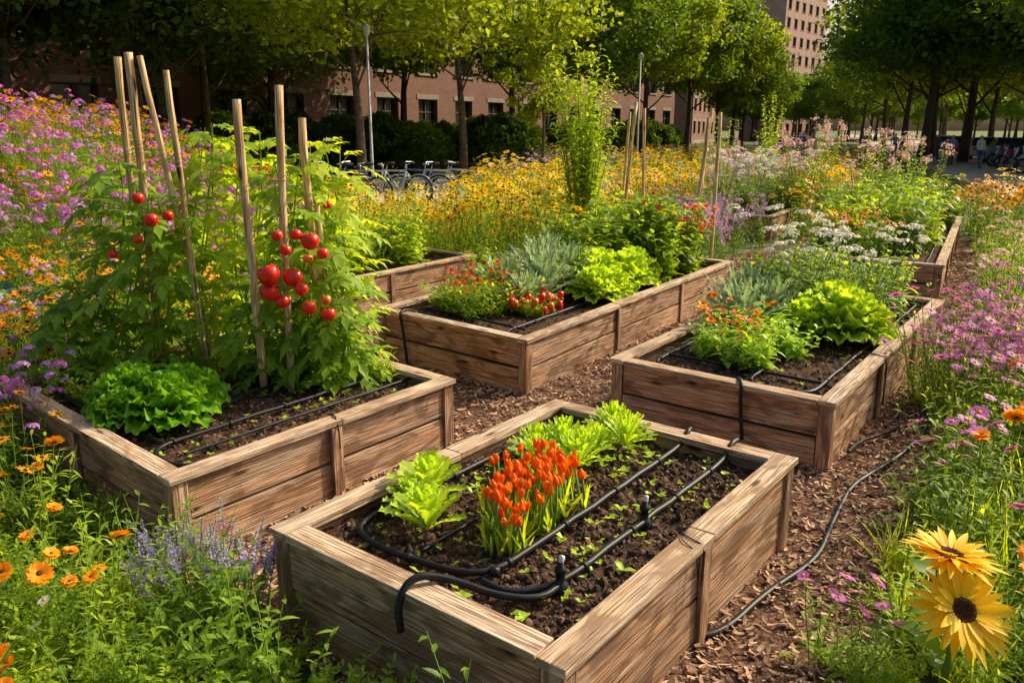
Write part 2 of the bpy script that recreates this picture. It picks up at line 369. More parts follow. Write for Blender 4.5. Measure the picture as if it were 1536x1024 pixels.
# ---------------------------------------------------------------- beds
BEDS={'A':((.147,1.99),(1.182,1.513),(-1.076,.840),.46),
'B':((-1.526,3.305),(1.157,1.507),(-1.63,1.413),.44),
'C':((.109,5.774),(2.52,3.70),(-1.29,1.108),.44),
'D':((1.843,4.344),(2.12,2.88),(-1.158,.942),.44),
'E':((4.978,9.18),(3.13,5.38),(-1.42,1.04),.44),
'F':((-2.2,7.6),(1.75,2.4),(-1.1,.95),.44),
'G':((4.7,14.6),(2.0,3.4),(-1.3,.95),.44)}
def bp(b,u,v,z=None):
    F,Uv,Vv,h=BEDS[b]; uh=V3((*Uv,0)).normalized(); vh=V3((*Vv,0)).normalized()
    p=V3((*F,0))+uh*u+vh*v; p.z=h-.06 if z is None else z; return p
def inbed(x,y,m=.12):
    for b,(F,Uv,Vv,h) in BEDS.items():
        det=Uv[0]*Vv[1]-Uv[1]*Vv[0]; dx,dy=x-F[0],y-F[1]
        a=(dx*Vv[1]-dy*Vv[0])/det; c=(Uv[0]*dy-Uv[1]*dx)/det
        lu=math.hypot(*Uv); lv=math.hypot(*Vv)
        if -m/lu<a<1+m/lu and -m/lv<c<1+m/lv: return True
    return False
def pipe(name,paths,r=.009,extra=None,emit=True):
    mb=MB()
    for pts,rr in paths:
        pts=[V3(p) for p in pts]
        for _ in range(3):
            q=[pts[0]]
            for a,b in zip(pts[:-1],pts[1:]):
                ln=(b-a).length; c=min(.25,.09/ln if ln>0 else .25)
                if _: c=.25 if ln<.2 else min(.25,.05/ln)
                q+= [a.lerp(b,c),a.lerp(b,1-c)]
            pts=q+[pts[-1]]
        q=[pts[0]]
        for a,b in zip(pts[:-1],pts[1:]):
            n=max(1,int((b-a).length/.12))
            for k in range(1,n+1):
                c=a.lerp(b,k/n); c+=V3((U(-1,1),U(-1,1),U(-.4,.8)))*.004 if k<n else V3(); q.append(c)
        tube(mb,q,rr,8,0)
        if emit and rr>=.012:
            acc=0
            for a,b in zip(q[:-1],q[1:]):
                acc+=(b-a).length
                if acc>.3 and (b-a).length>.06:
                    acc=0; d=(b-a).normalized(); m_=a.lerp(b,.5)
                    lathe(mb,m_-d*.012,d,[(rr,0),(rr*1.3,.001),(rr*1.3,.022),(rr,.023)],8,0)
    if extra: extra(mb)
    return mb.obj(name,[M_pipe,M_white])
def build_bed(b,nseg_u,nseg_v):
    F,Uv,Vv,h=BEDS[b]; F=V3((*F,0)); U3=V3((*Uv,0)); V_=V3((*Vv,0)); lu=U3.length; lv=V_.length; uh=U3/lu; vh=V_/lv
    mb=MB(); ct=.032; cw=.105; z1=h-ct; pw=.085; Z=V3((0,0,1))
    sides=[(F,uh,lu,vh,nseg_u),(F+V_,uh,lu,-vh,nseg_u),(F,vh,lv,uh,nseg_v),(F+U3,vh,lv,-uh,nseg_v)]
    for (o,a,L_,inn,ns) in sides:
        step=(L_-2*pw)/ns
        for s in range(ns):
            for row in range(2):
                rh=z1/2; g=.008; j=U(-.007,.007)
                box(mb,o+a*(pw+step*s+.002)+inn*(.014+j)+Z*(row*rh+g*row-.01*(row==0)),a*(step-.004),inn*.038,Z*(rh-g+.01*(row==0)-.001),0,True,.002)
            if s>0: box(mb,o+a*(pw+step*s-.035)-inn*.012+Z*-.01,a*.07,inn*.023,Z*(z1+.006),0,True,.0015)
    for c,a,i2 in ((F,uh,vh),(F+U3,-uh,vh),(F+V_,uh,-vh),(F+U3+V_,-uh,-vh)):
        box(mb,c+a*.001+i2*.001-Z*.02,a*(pw-.003),i2*(pw-.003),Z*(z1+.0175),0,True,.001)
    ov=.014
    for o,inn in ((F,vh),(F+V_,-vh)):
        cuts=[0]+([.52] if lu<2.5 else [.34,.68])+[1]; T=lu+2*ov
        for p,q in zip(cuts[:-1],cuts[1:]):
            box(mb,o-uh*ov+uh*(T*p+.0015)-inn*(ov+U(-.004,.004))+Z*(z1+.001+U(0,.005)),uh*(T*(q-p)-.004),inn*cw,Z*ct,1,True,.0015)
    for o,inn in ((F,uh),(F+U3,-uh)):
        box(mb,o-inn*ov+vh*(cw-ov+.005)+Z*(z1+.001+U(0,.005)),vh*(lv-2*(cw-ov)-.010),inn*cw,Z*ct,1,True,.0015)
    ob=mb.obj('raised_garden_bed',[M_woodS,M_woodC],smooth=False)
    bv=ob.modifiers.new('bevel','BEVEL'); bv.width=.004; bv.segments=2; bv.limit_method='ANGLE'
    n=70 if b in 'ABCD' else 30; vs=[];fs=[]
    for i in range(n+1):
        for j in range(n+1):
            p=F+uh*(.05+(lu-.1)*i/n)+vh*(.05+(lv-.1)*j/n); q=V3((p.x*9,p.y*9,2))
            z=h-.085+.03*noise.noise(q)+.018*noise.noise(q*3)+.012*noise.noise(q*8); vs.append((p.x,p.y,z))
    for i in range(n):
        for j in range(n): k=i*(n+1)+j; fs.append((k,k+n+1,k+n+2,k+1))
    mb=MB(); mb.add(vs,fs); s=mb.obj('soil',[M_soil]); s.parent=ob
    return ob
for b,nu,nv in (('A',2,1),('B',2,2),('C',3,1),('D',3,1),('E',4,1),('F',2,1),('G',3,1)): build_bed(b,nu,nv)
for v in range(4):
    mb=MB(); pr=[(.05,-.5),(.8,-.35),(1,.05),(.7,.5),(.05,.6)]
    lathe(mb,(0,0,0),(U(-.3,.3),U(-.3,.3),1),[(r*U(.7,1.2),z*U(.7,1.1)) for r,z in pr],6,0); reg('clod',mb,[M_clod],False)
pts=[];rt=[];sc=[];ix=[]
for b,n in (('A',7500),('B',3500),('C',1500),('D',3000),('E',600)):
    F,Uv,Vv,h=BEDS[b]; lu=math.hypot(*Uv); lv=math.hypot(*Vv)
    for i in range(n):
        p=bp(b,U(.1,lu-.1),U(.1,lv-.1)); q=V3((p.x*9,p.y*9,2)); z=h-.085+.03*noise.noise(q)+.018*noise.noise(q*3)+.012*noise.noise(q*8)
        pts.append((p.x,p.y,z+.002)); rt.append((U(0,6),U(0,6),U(0,6))); sc.append(.0035+.017*R()**3); ix.append(rnd.randrange(4))
scatter('soil_clods',COL['clod'],pts,rt,sc,ix)
for v in range(5):
    mb=MB(); L_=1;w=U(.18,.42);n=4;vs=[];c=U(-.2,.3)
    for i in range(n+1):
        t=i/n*2-1; ww=w*(1-.3*abs(t))*U(.7,1.1)
        for q in (-1,1): vs.append((t*.5,q*ww*.5,c*t*t*.5+.02*q))
        for q in (1,-1): vs.append((t*.5,q*ww*.5,c*t*t*.5+.08+.02*q))
    fs=[]
    for i in range(n):
        for k in range(4): fs.append((i*4+k,i*4+(k+1)%4,(i+1)*4+(k+1)%4,(i+1)*4+k))
    fs+=[(3,2,1,0),(n*4,n*4+1,n*4+2,n*4+3)]; mb.add(vs,fs); reg('chip',mb,[M_chip],False)
MUL=[(.25,.4),(1.28,2.6),(2.22,3.95),(3.85,6.3),(5.5,9.2),(8.6,15),(7.4,17),(4.6,14.2),(3.3,12.4),(2.9,10.6),(1.3,10.9),(.2,10.3),(-.9,9.2),(-2.4,7.3),(-3.0,6.6),(-2.2,6.3),(-1.9,3.6),(-1.6,3.15),(-1.2,2.98),(-.92,2.72),(.08,1.85),(.12,.4)]
def inpoly(x,y,P):
    c=False;j=len(P)-1
    for i in range(len(P)):
        if (P[i][1]>y)!=(P[j][1]>y) and x<(P[j][0]-P[i][0])*(y-P[i][1])/(P[j][1]-P[i][1])+P[i][0]: c=not c
        j=i
    return c
pts=[];rt=[];sc=[];ix=[];tries=0
while len(pts)<28000 and tries<250000:
    tries+=1; y=1.2+ (13-1.2)*R()**1.6; x=U(-3,7.5)
    if not inpoly(x,y,MUL) or inbed(x,y,-.03): continue
    pts.append((x,y,.006+.022*R())); rt.append((U(-.45,.45),U(-.45,.45),U(0,6.28))); sc.append(U(.012,.050)*(1+.04*y)); ix.append(rnd.randrange(5))
scatter('bark_mulch',COL['chip'],pts,rt,sc,ix)
# ---------------------------------------------------------------- ground, roads
xs=np.concatenate([np.linspace(-900,-40,12),np.linspace(-36,12,97),np.linspace(14,60,24),np.linspace(80,900,12)])
ys=np.concatenate([np.linspace(-60,0,8),np.linspace(.6,30,60),np.linspace(34,140,30),np.linspace(170,1500,14)])
mb=MB(); nx=len(xs); mb.add([(x,y,terrain(x,y)-.004) for y in ys for x in xs],[(j*nx+i,j*nx+i+1,(j+1)*nx+i+1,(j+1)*nx+i) for j in range(len(ys)-1) for i in range(nx-1)])
mb.obj('ground',[simple('grass_ground',(.10,.16,.025),.95,(.07,.07,.022),1.6,bump=.5)])
mb=MB(); mb.add([(x,y,.001) for x,y in MUL],[tuple(range(len(MUL)))]); mb.obj('mulch_path',[M_mulch],smooth=False)
ra=math.radians(20.7); rd=V3((math.sin(ra),math.cos(ra),0)); rp=V3((math.cos(ra),-math.sin(ra),0))
def rpt(p,s,z=0): q=rp*p+rd*s; q.z=z; return q
mb=MB(); mb.add([rpt(5.2,18,.004),rpt(12.2,18,.004),rpt(12.2,400,.004),rpt(5.2,400,.004)],[(0,1,2,3)]); mb.obj('road',[M_asph],smooth=False)
mb=MB()
for k in range(40): mb.add([rpt(8.6,20+k*7,.008),rpt(8.75,20+k*7,.008),rpt(8.75,23+k*7,.008),rpt(8.6,23+k*7,.008)],[(0,1,2,3)])
mb.obj('road_marking',[M_white],smooth=False)
mb=MB(); box(mb,rpt(4.95,18,0),rp*.22,rd*380,(0,0,.12)); box(mb,rpt(12.23,18,0),rp*.22,rd*380,(0,0,.12)); mb.obj('kerb',[M_stone],smooth=False)
mb=MB(); mb.add([rpt(12.46,18,.02),rpt(22,18,.02),rpt(22,400,.02),rpt(12.46,400,.02)],[(0,1,2,3)]); mb.obj('sidewalk',[M_pave],smooth=False)
mb=MB(); mb.add([(-7.5,19.4,.006),(-.6,19.4,.006),(1.5,24.0,.006),(3,24.2,.006),(14,44,.006),(-16,37,.006),(-16,27,.006)],[(0,1,2,3,4,5,6)]); pv=mb.obj('pavement',[M_pave],smooth=False)
# ---------------------------------------------------------------- building
def building(name,loc,rotz,Lb,depth,st,fh,bay,ww,wh,sill,brick,z0=.5,band=2):
    mb=MB(); X=V3((1,0,0));Y=V3((0,1,0));Z=V3((0,0,1)); nb=int(Lb/bay); Lb=nb*bay
    def B(x,y,z,a,b,c,m): box(mb,(x,y,z),X*a,Y*b,Z*c,m)
    B(0,-.06,0,Lb,.46,z0,1)
    for k in range(st):
        zb=z0+k*fh
        B(0,0,zb,Lb,.4,sill,0); B(0,0,zb+sill+wh,Lb,.4,fh-sill-wh,0)
        for i in range(nb+1):
            x0=i*bay-(bay-ww)/2; x1=x0+bay-ww; x0=max(0,x0); x1=min(Lb,x1); B(x0,0,zb+sill,x1-x0,.4,wh,0)
        for i in range(nb):
            wx=i*bay+(bay-ww)/2; z=zb+sill
            B(wx-.1,-.07,z-.12,ww+.2,.2,.118,1); B(wx-.12,-.03,z+wh+.002,ww+.24,.1,.26,1)
            mb.add([(wx,.28,z),(wx+ww,.28,z),(wx+ww,.28,z+wh),(wx,.28,z+wh)],[(0,1,2,3)],2)
            for xx in (wx,wx+ww/2-.035,wx+ww-.07): B(xx,.2,z,.07,.06,wh,3)
            for zz in (z,z+wh*.68,z+wh-.07): B(wx+.071,.21,zz,ww-.142,.04,.07,3)
    H=z0+st*fh
    if band: B(-.1,-.12,z0+band*fh-.25,Lb+.2,.118,.35,1)
    B(-.25,-.35,H,Lb+.5,depth+.7,.45,1); B(0,.0,H+.451,Lb,depth,.7,0)
    B(.01,.401,0,Lb-.02,depth-.4,H-.002,0)
    o=mb.obj(name,[brick,M_stone,M_glass,M_frame,M_roof],smooth=False); o.location=loc; o.rotation_euler=(0,0,rotz); return o
dv=V3((math.sin(math.radians(34)),math.cos(math.radians(34)),0)); nvv=V3((dv.y,-dv.x,0))
building('brick_building',nvv*-31+dv*-12,math.radians(56),86,14,3,3.7,3.4,1.7,2.3,.85,M_brick)
tb=building('apartment_tower',(51,160,0),math.radians(48),20,7,14,3.2,3.2,1.5,1.7,.9,brickmat('tower_brick',(.58,.33,.27),(.50,.28,.22),(.54,.42,.36)),band=0)
building('apartment_block',(26,120,0),math.radians(66),22,14,5,3.2,3.4,1.6,1.8,.9,M_brick,band=0)
# ---------------------------------------------------------------- trees
def leafquads(C,size,up=.5):
    n=len(C); nrm=rng.normal(size=(n,3)); nrm[:,2]+=up*1.5; nrm/=np.linalg.norm(nrm,axis=1)[:,None]
    d=rng.normal(size=(n,3)); d-=nrm*(d*nrm).sum(1)[:,None]; d/=np.linalg.norm(d,axis=1)[:,None]; s=np.cross(nrm,d)
    L_=(size*rng.uniform(.6,1.3,n))[:,None]; w=L_*.33
    base=C-d*L_*.5; tip=C+d*L_*.5-nrm*L_*.12; l=C+s*w+nrm*L_*.06; r=C-s*w+nrm*L_*.06
    return np.stack([base,r,tip,l],1).reshape(-1,3)
def make_tree(name,H,cb,cr,mat,nclump=95,per=130,size=.2,tr=.16,trunks=1,lean=0):
    mb=MB()
    cz=(H+cb)/2; rz=(H-cb)/2; tips=[]
    for tk in range(trunks):
        ox=U(-.3,.3)*(trunks>1); tp=[V3((ox+lean*t*t+.12*math.sin(t*5+tk),.1*math.cos(t*4),H*.72*t)) for t in (0,.15,.3,.45,.6,.8,1)]
        tube(mb,tp,[tr*1.35,tr,tr*.85,tr*.7,tr*.55,tr*.35,tr*.15],8,0)
        for i in range(11):
            t=max(.35,cb*.8/(H*.72))+ (.95-max(.35,cb*.8/(H*.72)))*i/11+U(-.02,.03); p=along(tp,min(t,.98)); d=rdir(20,55,i*2.4+U(-.4,.4)); Lm=cr*U(.6,.95)*(1.1-.5*t)
            q=[p,p+d*Lm*.35+V3((0,0,.05)),p+d*Lm*.7+V3((U(-.2,.2),U(-.2,.2),.25*Lm*.3)),p+d*Lm+V3((U(-.3,.3),U(-.3,.3),.3*Lm))]
            tube(mb,q,[tr*.4*(1.2-t),tr*.3*(1.2-t),tr*.2*(1.2-t),.015],5,0); tips.append(q[-1]); tips.append(q[2])
            for k in range(3):
                s=along(q,U(.4,.9)); e=s+rdir(0,60)*Lm*U(.25,.5); tube(mb,[s,s.lerp(e,.5)+V3((0,0,.08)),e],[.03,.02,.008],4,0); tips.append(e)
    cs=[]
    for i in range(nclump):
        if i<len(tips) and R()<.6: c=tips[i]
        else:
            d=rdir(-60,90); rr=U(.45,1)**.6; wob=1+.25*noise.noise(d*2.3+V3((H,cr,0))); 
            c=V3((lean*.6+d.x*cr*rr*wob,d.y*cr*rr*wob,cz+d.z*rz*rr*wob))
        cs.append(c)
    pts=[]
    for c in cs:
        r0=cr*U(.13,.27); n=int(per*U(.6,1.3)); q=rng.normal(size=(n,3)); q/=np.linalg.norm(q,axis=1)[:,None]; q*=rng.uniform(.25,1,n)[:,None]**.6
        pts.append(np.array(c)+q*np.array([r0*1.25,r0*1.25,r0*.75]))
    C=np.concatenate(pts); Q=leafquads(C,size); nb=len(mb.v); nq=len(C)
    mb.v.extend(map(tuple,Q)); mb.f.extend([[nb+4*i,nb+4*i+1,nb+4*i+2,nb+4*i+3] for i in range(nq)]); mb.m.extend([1]*nq)
    me_ob=mb.obj(name,[M_bark,mat]); me=me_ob.data; bpy.data.objects.remove(me_ob); return me
tA=make_tree('tree_spreading',10,4.2,4.8,T_brt,150,115,.23,.15)
tB=make_tree('tree_round',11.5,4.4,4.3,T_mid,140,100,.29,.2)
tC=make_tree('tree_dark',11,4.0,5.2,T_drk,155,115,.26,.2,trunks=2)
tD=make_tree('tree_tall',14,4.4,6.6,T_mid,170,115,.37,.26)
tE=make_tree('tree_small',6.8,2.4,1.9,T_brt,60,100,.17,.08)
def copym(me,mat):
    m=me.copy(); m.materials[1]=mat; return m
tBb=copym(tB,T_brt); tDb=copym(tD,T_brt); tBd=copym(tB,T_drk); tCm=copym(tC,T_mid)
def tree(name,me,x,y,s=1,z=0,rz=None):
    o=bpy.data.objects.new(name,me); scene.collection.objects.link(o); o.location=(x,y,z); o.scale=(s*U(.95,1.05),s*U(.95,1.05),s); o.rotation_euler=(0,0,U(0,6.28)); return o
def TP(px,Y): return (px-768)*.000803*Y
for px,Y,me,s,nm in ((535,25.5,tA,1.0,'ash_tree'),(20,22,tC,.95,'maple_tree'),(200,25,tC,.95,'maple_tree'),(310,31,tBd,1.0,'maple_tree'),(-110,23,tC,1,'maple_tree'),(410,37,tCm,.9,'maple_tree'),
  (812,33,tE,1.0,'birch_tree'),(690,32,tA,1.05,'ash_tree'),(610,40,tB,1.0,'linden_tree'),(765,42,tB,1,'linden_tree'),(890,41,tB,.95,'linden_tree'),(965,47,tBb,.95,'linden_tree'),(1030,53,tB,1,'linden_tree'),(1075,61,tBb,.95,'linden_tree'),(1115,72,tB,.85,'linden_tree'),(1150,86,tB,.75,'linden_tree'),(1190,104,tB,.72,'linden_tree'),(1215,90,tB,.62,'linden_tree'),(1100,62,tB,.8,'linden_tree')):
    tree(nm,me,TP(px,Y),Y,s)
for px,Y,me,s in ((1360,78,tD,1.1),(1325,96,tDb,1.1),(1295,118,tD,1.05),(1272,145,tD,1.0),(1400,62,tDb,1.1),(1450,52,tD,1.05),(1390,50,tD,1.0)): tree('plane_tree',me,TP(px,Y),Y,s)
for s_,p,me,sc_ in ((44,12.9,tD,1),(56,12.9,tD,1),(66,12.9,tDb,1),(78,12.9,tD,1),(92,12.9,tDb,1),(108,12.9,tD,1),(126,12.8,tD,1),(50,17.5,tD,1),(62,18,tD,1.05),(75,18,tD,1.1),(90,18,tD,1),(52,24,tD,1.1)):
    q=rpt(p,s_); tree('plane_tree',me,q.x,q.y,sc_)
COL['ftree']=newcoll('src_ftree'); 
for me in (tB,tD): o=bpy.data.objects.new('ftree_%d'%len(COL['ftree'].objects),me); COL['ftree'].objects.link(o)
pts=[];rt=[];sc=[];ix=[]
for i in range(60):
    Y=U(150,230); px=U(900,1232) if R()<.5 else U(1245,1560); pts.append((TP(px,Y),Y,0)); rt.append((0,0,U(0,6))); sc.append(U(.7,1.1)); ix.append(i%2)
for i in range(24):
    x=U(-60,-20); pts.append((x,U(30,60)-x*.3+14,0)); rt.append((0,0,U(0,6))); sc.append(U(.8,1.1)); ix.append(i%2)
scatter('distant_trees',COL['ftree'],pts,rt,sc,ix)
for v,mat in enumerate((T_drk,T_mid)):
    mb=MB(); 
    for k in range(8): d=rdir(30,80); tube(mb,[(0,0,0),d*.6,d*1.0],[.03,.02,.01],4,0)
    C=[]
    for k in range(38):
        d=rdir(-20,90); c=np.array([d.x*.85,d.y*.85,.85+d.z*.85]); q=rng.normal(size=(75,3)); q/=np.linalg.norm(q,axis=1)[:,None]; C.append(c+q*rng.uniform(.3,1,75)[:,None]*.3)
    C=np.concatenate(C); Q=leafquads(C,.14); nb=len(mb.v); mb.v.extend(map(tuple,Q)); mb.f.extend([[nb+4*i+j for j in range(4)] for i in range(len(C))]); mb.m.extend([1]*len(C))
    reg('bush',mb,[M_bark,mat])
pts=[];rt=[];sc=[];ix=[]
for i in range(80):
    t=U(4,66); q=nvv*(-31+U(2,5))+dv*t; pts.append((q.x,q.y,0)); rt.append((0,0,U(0,6))); sc.append(U(.8,1.4)); ix.append(rnd.randrange(2))
for i in range(24):
    px=U(450,800); Y=U(35,38); pts.append((TP(px,Y),Y,0)); rt.append((0,0,U(0,6))); sc.append(U(.8,1.4)); ix.append(rnd.randrange(2))
scatter('hedge',COL['bush'],pts,rt,sc,ix)
# ---------------------------------------------------------------- vegetables
def lettuce(mat,Rr,n,seg=9,ruf=.22,lobe=.0,el0=12,el1=80,wf=.7,lf=4,H=1.0,prof=ppad):
    mb=MB()
    for i in range(n):
        t=i/n; el=el0+(el1-el0)*t; a=i*2.39996; d=rdir(el-6,el+6,a); L_=Rr*(1.05-.42*t)*U(.9,1.1)*H
        p=V3((math.cos(a),math.sin(a),0))*Rr*.10*(1-t)+V3((0,0,.02+.04*t))
        leaf(mb,p,d,V3((0,0,1)) if el<70 else V3((-math.cos(a),-math.sin(a),.3)),L_,L_*wf*U(.9,1.15),0,seg,.22*(1-t),.35,prof,ruf*U(.7,1.3),lobe,lf,6)
    o=mb.obj('t',[mat]); me=o.data; bpy.data.objects.remove(o); return me
mLet=lettuce(G_let,.26,84,12,.2,.14,lf=7,wf=.5); mLetL=lettuce(G_letL,.24,24,12,.12,.28,40,86,.36,5,1.1); mLetB=lettuce(G_letL,.27,80,10,.15,.12,lf=5,wf=.48)
mCab=lettuce(G_blue,.30,22,8,.05,0,8,70,.5,2); mOak=lettuce(G_letL,.2,50,14,.1,.5,20,88,.19,4,1.05)
mSil=lettuce(G_silver,.42,44,16,.12,.45,18,86,.24,5,1.0,pdef)
def inst(name,me,p,s=1,rz=None,sz=None):
    o=bpy.data.objects.new(name,me); scene.collection.objects.link(o); o.location=p; o.scale=(s,s,sz or s); o.rotation_euler=(U(-.06,.06),U(-.06,.06),U(0,6) if rz is None else rz); return o
# bed A
inst('lettuce_plant',mLetL,bp('A',.43,.95),.85,sz=.8); inst('lettuce_plant',mLetL,bp('A',.66,1.16),.85,sz=.78); inst('lettuce_plant',mLetL,bp('A',.52,1.12),.6,sz=.6)
for u,v,s in ((1.18,.95,.75),(1.30,.80,.85),(1.42,.97,.8),(1.66,.76,.8),(1.78,.9,.75),(1.30,1.05,.7),(1.5,.84,.65)): inst('oakleaf_lettuce_plant',mOak,bp('A',u,v),s,sz=s*1.25)
def tulips(cu,cv,ru,rv,n,b):
    mb=MB()
    for i in range(n):
        p=bp(b,cu+U(-ru,ru),cv+U(-rv,rv))-V3((0,0,.03)); h=U(.15,.24); tip=p+V3((U(-.04,.04),U(-.04,.04),h)); mid=p.lerp(tip,.5)+V3((U(-.01,.01),U(-.01,.01),0))
        tube(mb,[p,mid,tip],[.007,.006,.005],5,0); s=U(.040,.056)
        lathe(mb,tip-V3((0,0,.004)),(U(-.3,.3),U(-.3,.3),1),[(.02,0),(.2,.1),(.28,.35),(.22,.7),(.09,.92),(.01,1.0)],7,1,s)
        for k in range(3): leaf(mb,tip,rdir(50,80),(0,-1,.2),s*.95,s*.4,1,3,0,.3)
        for k in range(3): leaf(mb,p+V3((0,0,U(0,.04))),rdir(50,82),rdir(0,20),U(.1,.2),.014,2,4,.12,.3,prof=pstrap)
        if R()<.8: leaf(mb,p,rdir(10,40),(0,0,1),U(.06,.1),.02,2,3,.2)
    return mb.obj('orange_tulip_patch',[G_stem,P_tu,G_lite])
tulips(.56,.66,.10,.11,32,'A'); tulips(.84,.72,.19,.17,78,'A')
mb=MB()
for i in range(190):
    p=bp('A',U(.15,1.8),U(.12,1.2)); p.z-=.005; s=U(.6,1.7)
    for k in range(rnd.choice([2,4,4,5])): leaf(mb,p,rdir(10,50),(0,0,1),U(.015,.035)*s,U(.012,.02)*s,0,2,.2)
for b,n in (('B',60),('D',50)):
    F,Uv,Vv,h=BEDS[b]
    for i in range(n):
        p=bp(b,U(.15,math.hypot(*Uv)-.15),U(.15,.9)); p.z-=.01
        for k in range(4): leaf(mb,p,rdir(10,50),(0,0,1),U(.02,.04),U(.014,.022),0,2,.2)
mb.obj('seedlings',[G_letL])
z=.41
def val(mb):
    for u,v in ((.42,.30),(1.02,.30)):
        p=bp('A',u,v,z-.01); lathe(mb,p,(0,0,1),[(.03,-.01),(.03,.012),(.018,.02),(.016,.06),(.022,.062),(.022,.075),(.012,.08),(.012,.10),(.001,.101)],10,0)
        lathe(mb,p+V3((0,0,.09)),(.15,0,1),[(.009,0),(.011,.03),(.001,.035)],8,1)
    for u,v in ((1.9,.55),(1.9,.3),(.34,.53)):
        lathe(mb,bp('A',u,v,z+.03 if u>1 else z),(0,0,1),[(.001,-.018),(.019,-.01),(.019,.018),(.001,.022)],8,0)
P=lambda u,v,zz=z: bp('A',u,v,zz)
pipe('drip_irrigation_pipe',[([P(1.86,1.21),P(.26,1.21),P(.20,1.0),P(.27,.53),P(1.84,.54,z+.01),P(1.9,.54,.475),P(1.95,.55,.47)],.0135),
 ([P(1.95,.3,.47),P(1.88,.3,.475),P(1.8,.3),P(.42,.3),P(.26,.40),P(.27,.53)],.0135),
 ([P(-.035,.63,.33),P(-.04,.64,.44),P(.04,.64,.505),P(.14,.56,.47),P(.2,.42,.43),P(.3,.3,z),P(.42,.3,z)],.0135),
 ([P(1.8,.13,z-.01),P(.35,.13,z-.015)],.009),
 ([P(1.85,.86),P(.3,.86,z-.01)],.007)],extra=val)
pipe('garden_hose',[([(3.0,5.6,.02),(2.75,5.0,.02),(2.35,4.55,.02),(1.9,4.15,.02),(1.62,3.7,.02),(1.42,3.35,.02),(1.08,3.06,.02),(.85,2.8,.02),(.7,2.75,.02)],.016),([(2.9,5.7,.02),(2.6,5.05,.02),(2.2,4.75,.05),(2.0,4.45,.1)],.010)],emit=False)
pipe('wire_tie',[([P(.88,-.02,.3),P(.9,-.022,.46),P(.9,.03,.468),P(.93,.1,.466),P(.95,.13,.42)],.0025),([P(.84,-.03,.25),P(.84,-.02,.46),P(.86,.05,.47),P(.9,.08,.47)],.002)])
def loop(b,u0,u1,v0,v1,r=.0125,drop=None):
    F,Uv,Vv,h=BEDS[b]; z=h-.05; Q=lambda u,v,zz=z: bp(b,u,v,zz)
    ps=[([Q(u1,v0),Q(u0,v0),Q(u0,v1),Q(u1,v1)],r)]
    if drop: ps+=drop(Q,h)
    pipe('drip_irrigation_pipe',ps)
loop('B',.14,1.85,.16,.54,drop=lambda Q,h:[([Q(1.85,.34,h-.05),Q(.25,.34,h-.05)],.009),([Q(.25,.52,h-.05),Q(.2,1.2,h-.05),Q(.22,2.0,h-.05)],.012),([Q(1.9,1.05,h+.01),Q(1.8,.95,h-.04),Q(.9,.9,h-.05),Q(.4,.6,h-.05)],.010),([Q(.95,-.03,h-.15),Q(.95,-.02,h+.01),Q(1.0,.1,h+.012),Q(1.0,.16,h-.04)],.004)])
loop('C',.2,4.2,.16,.4,drop=lambda Q,h:[([Q(-.03,1.3,.0),Q(-.03,1.35,h-.1),Q(-.03,1.38,h+.02),Q(.1,1.4,h+.015),Q(.25,1.4,h-.05),Q(.22,.2,h-.05)],.013),([Q(.45,1.5,h-.05),Q(.4,.3,h-.05)],.011)])
loop('D',.2,3.4,.2,.62,drop=lambda Q,h:[([Q(-.03,.52,.1),Q(-.03,.55,h-.1),Q(-.03,.55,h+.02),Q(.08,.6,h+.015),Q(.2,.7,h-.05),Q(.2,1.3,h-.05),Q(3,1.3,h-.05)],.012),([Q(.5,.2,h-.05),Q(.5,1.3,h-.05)],.011),([Q(1.2,-.03,.1),Q(1.2,-.03,h-.05),Q(1.2,0,h+.01),Q(1.25,.15,h)],.006)])
loop('E',.2,5.8,.2,.6)
# bed B
for u,v,s in ((.42,.84,1.0),(.38,1.14,1.0),(.62,1.0,.9),(.25,.98,.75)): inst('lettuce_plant',mLet,bp('B',u,v),s,sz=s*1.25)
def stake(p,q,r=.02,nodes=True):
    mb=MB(); p=V3(p);q=V3(q); n=9; pts=[p.lerp(q,i/n)+V3((U(-.004,.004),U(-.004,.004),0)) for i in range(n+1)]
    tube(mb,pts,[r*U(.93,1.07) for _ in pts],8,0,True,True)
    if nodes:
        for t in (.33,.52,.7):
            c=p.lerp(q,t); ax=(q-p).normalized(); e1,e2=frame(ax); tube(mb,[c+(e1*math.cos(a)+e2*math.sin(a))*r*1.08+ax*.004*k for k,a in enumerate([i*.9 for i in range(15)])],.0022,4,0,True,True)
    mb.obj('wooden_stake',[M_bam])
S=[((-2.53,5.41,.35),(-2.52,5.41,2.40),.024),((-2.42,5.33,.35),(-2.41,5.33,2.42),.027),((-2.02,5.09,.35),(-2.10,5.12,2.30),.021),((-2.02,5.25,.35),(-2.35,5.35,2.40),.02),
 ((-1.56,4.81,.35),(-1.585,4.81,2.12),.026),((-1.39,4.80,.35),(-1.35,4.86,2.20),.024),((-1.22,5.0,.35),(-1.27,5.02,2.02),.025),((-1.14,5.0,.35),(-1.2,5.0,1.5),.018)]
for a,b_,r in S: stake(a,b_,r)
stake((1.55,11.6,0),(1.78,12,2.33),.025);stake((1.95,11.9,0),(1.9,12,2.25),.022);stake((1.6,12.2,0),(1.7,12,2.2),.02)
stake((2.15,9.75,.35),(2.42,10.1,2.2),.022);stake((2.42,9.7,.35),(2.5,10.0,2.15),.022);stake((2.3,10.1,.35),(2.36,10.0,2.1),.02);stake((-11.4,15.2,1.4),(-11.4,15.2,3.3),.04)
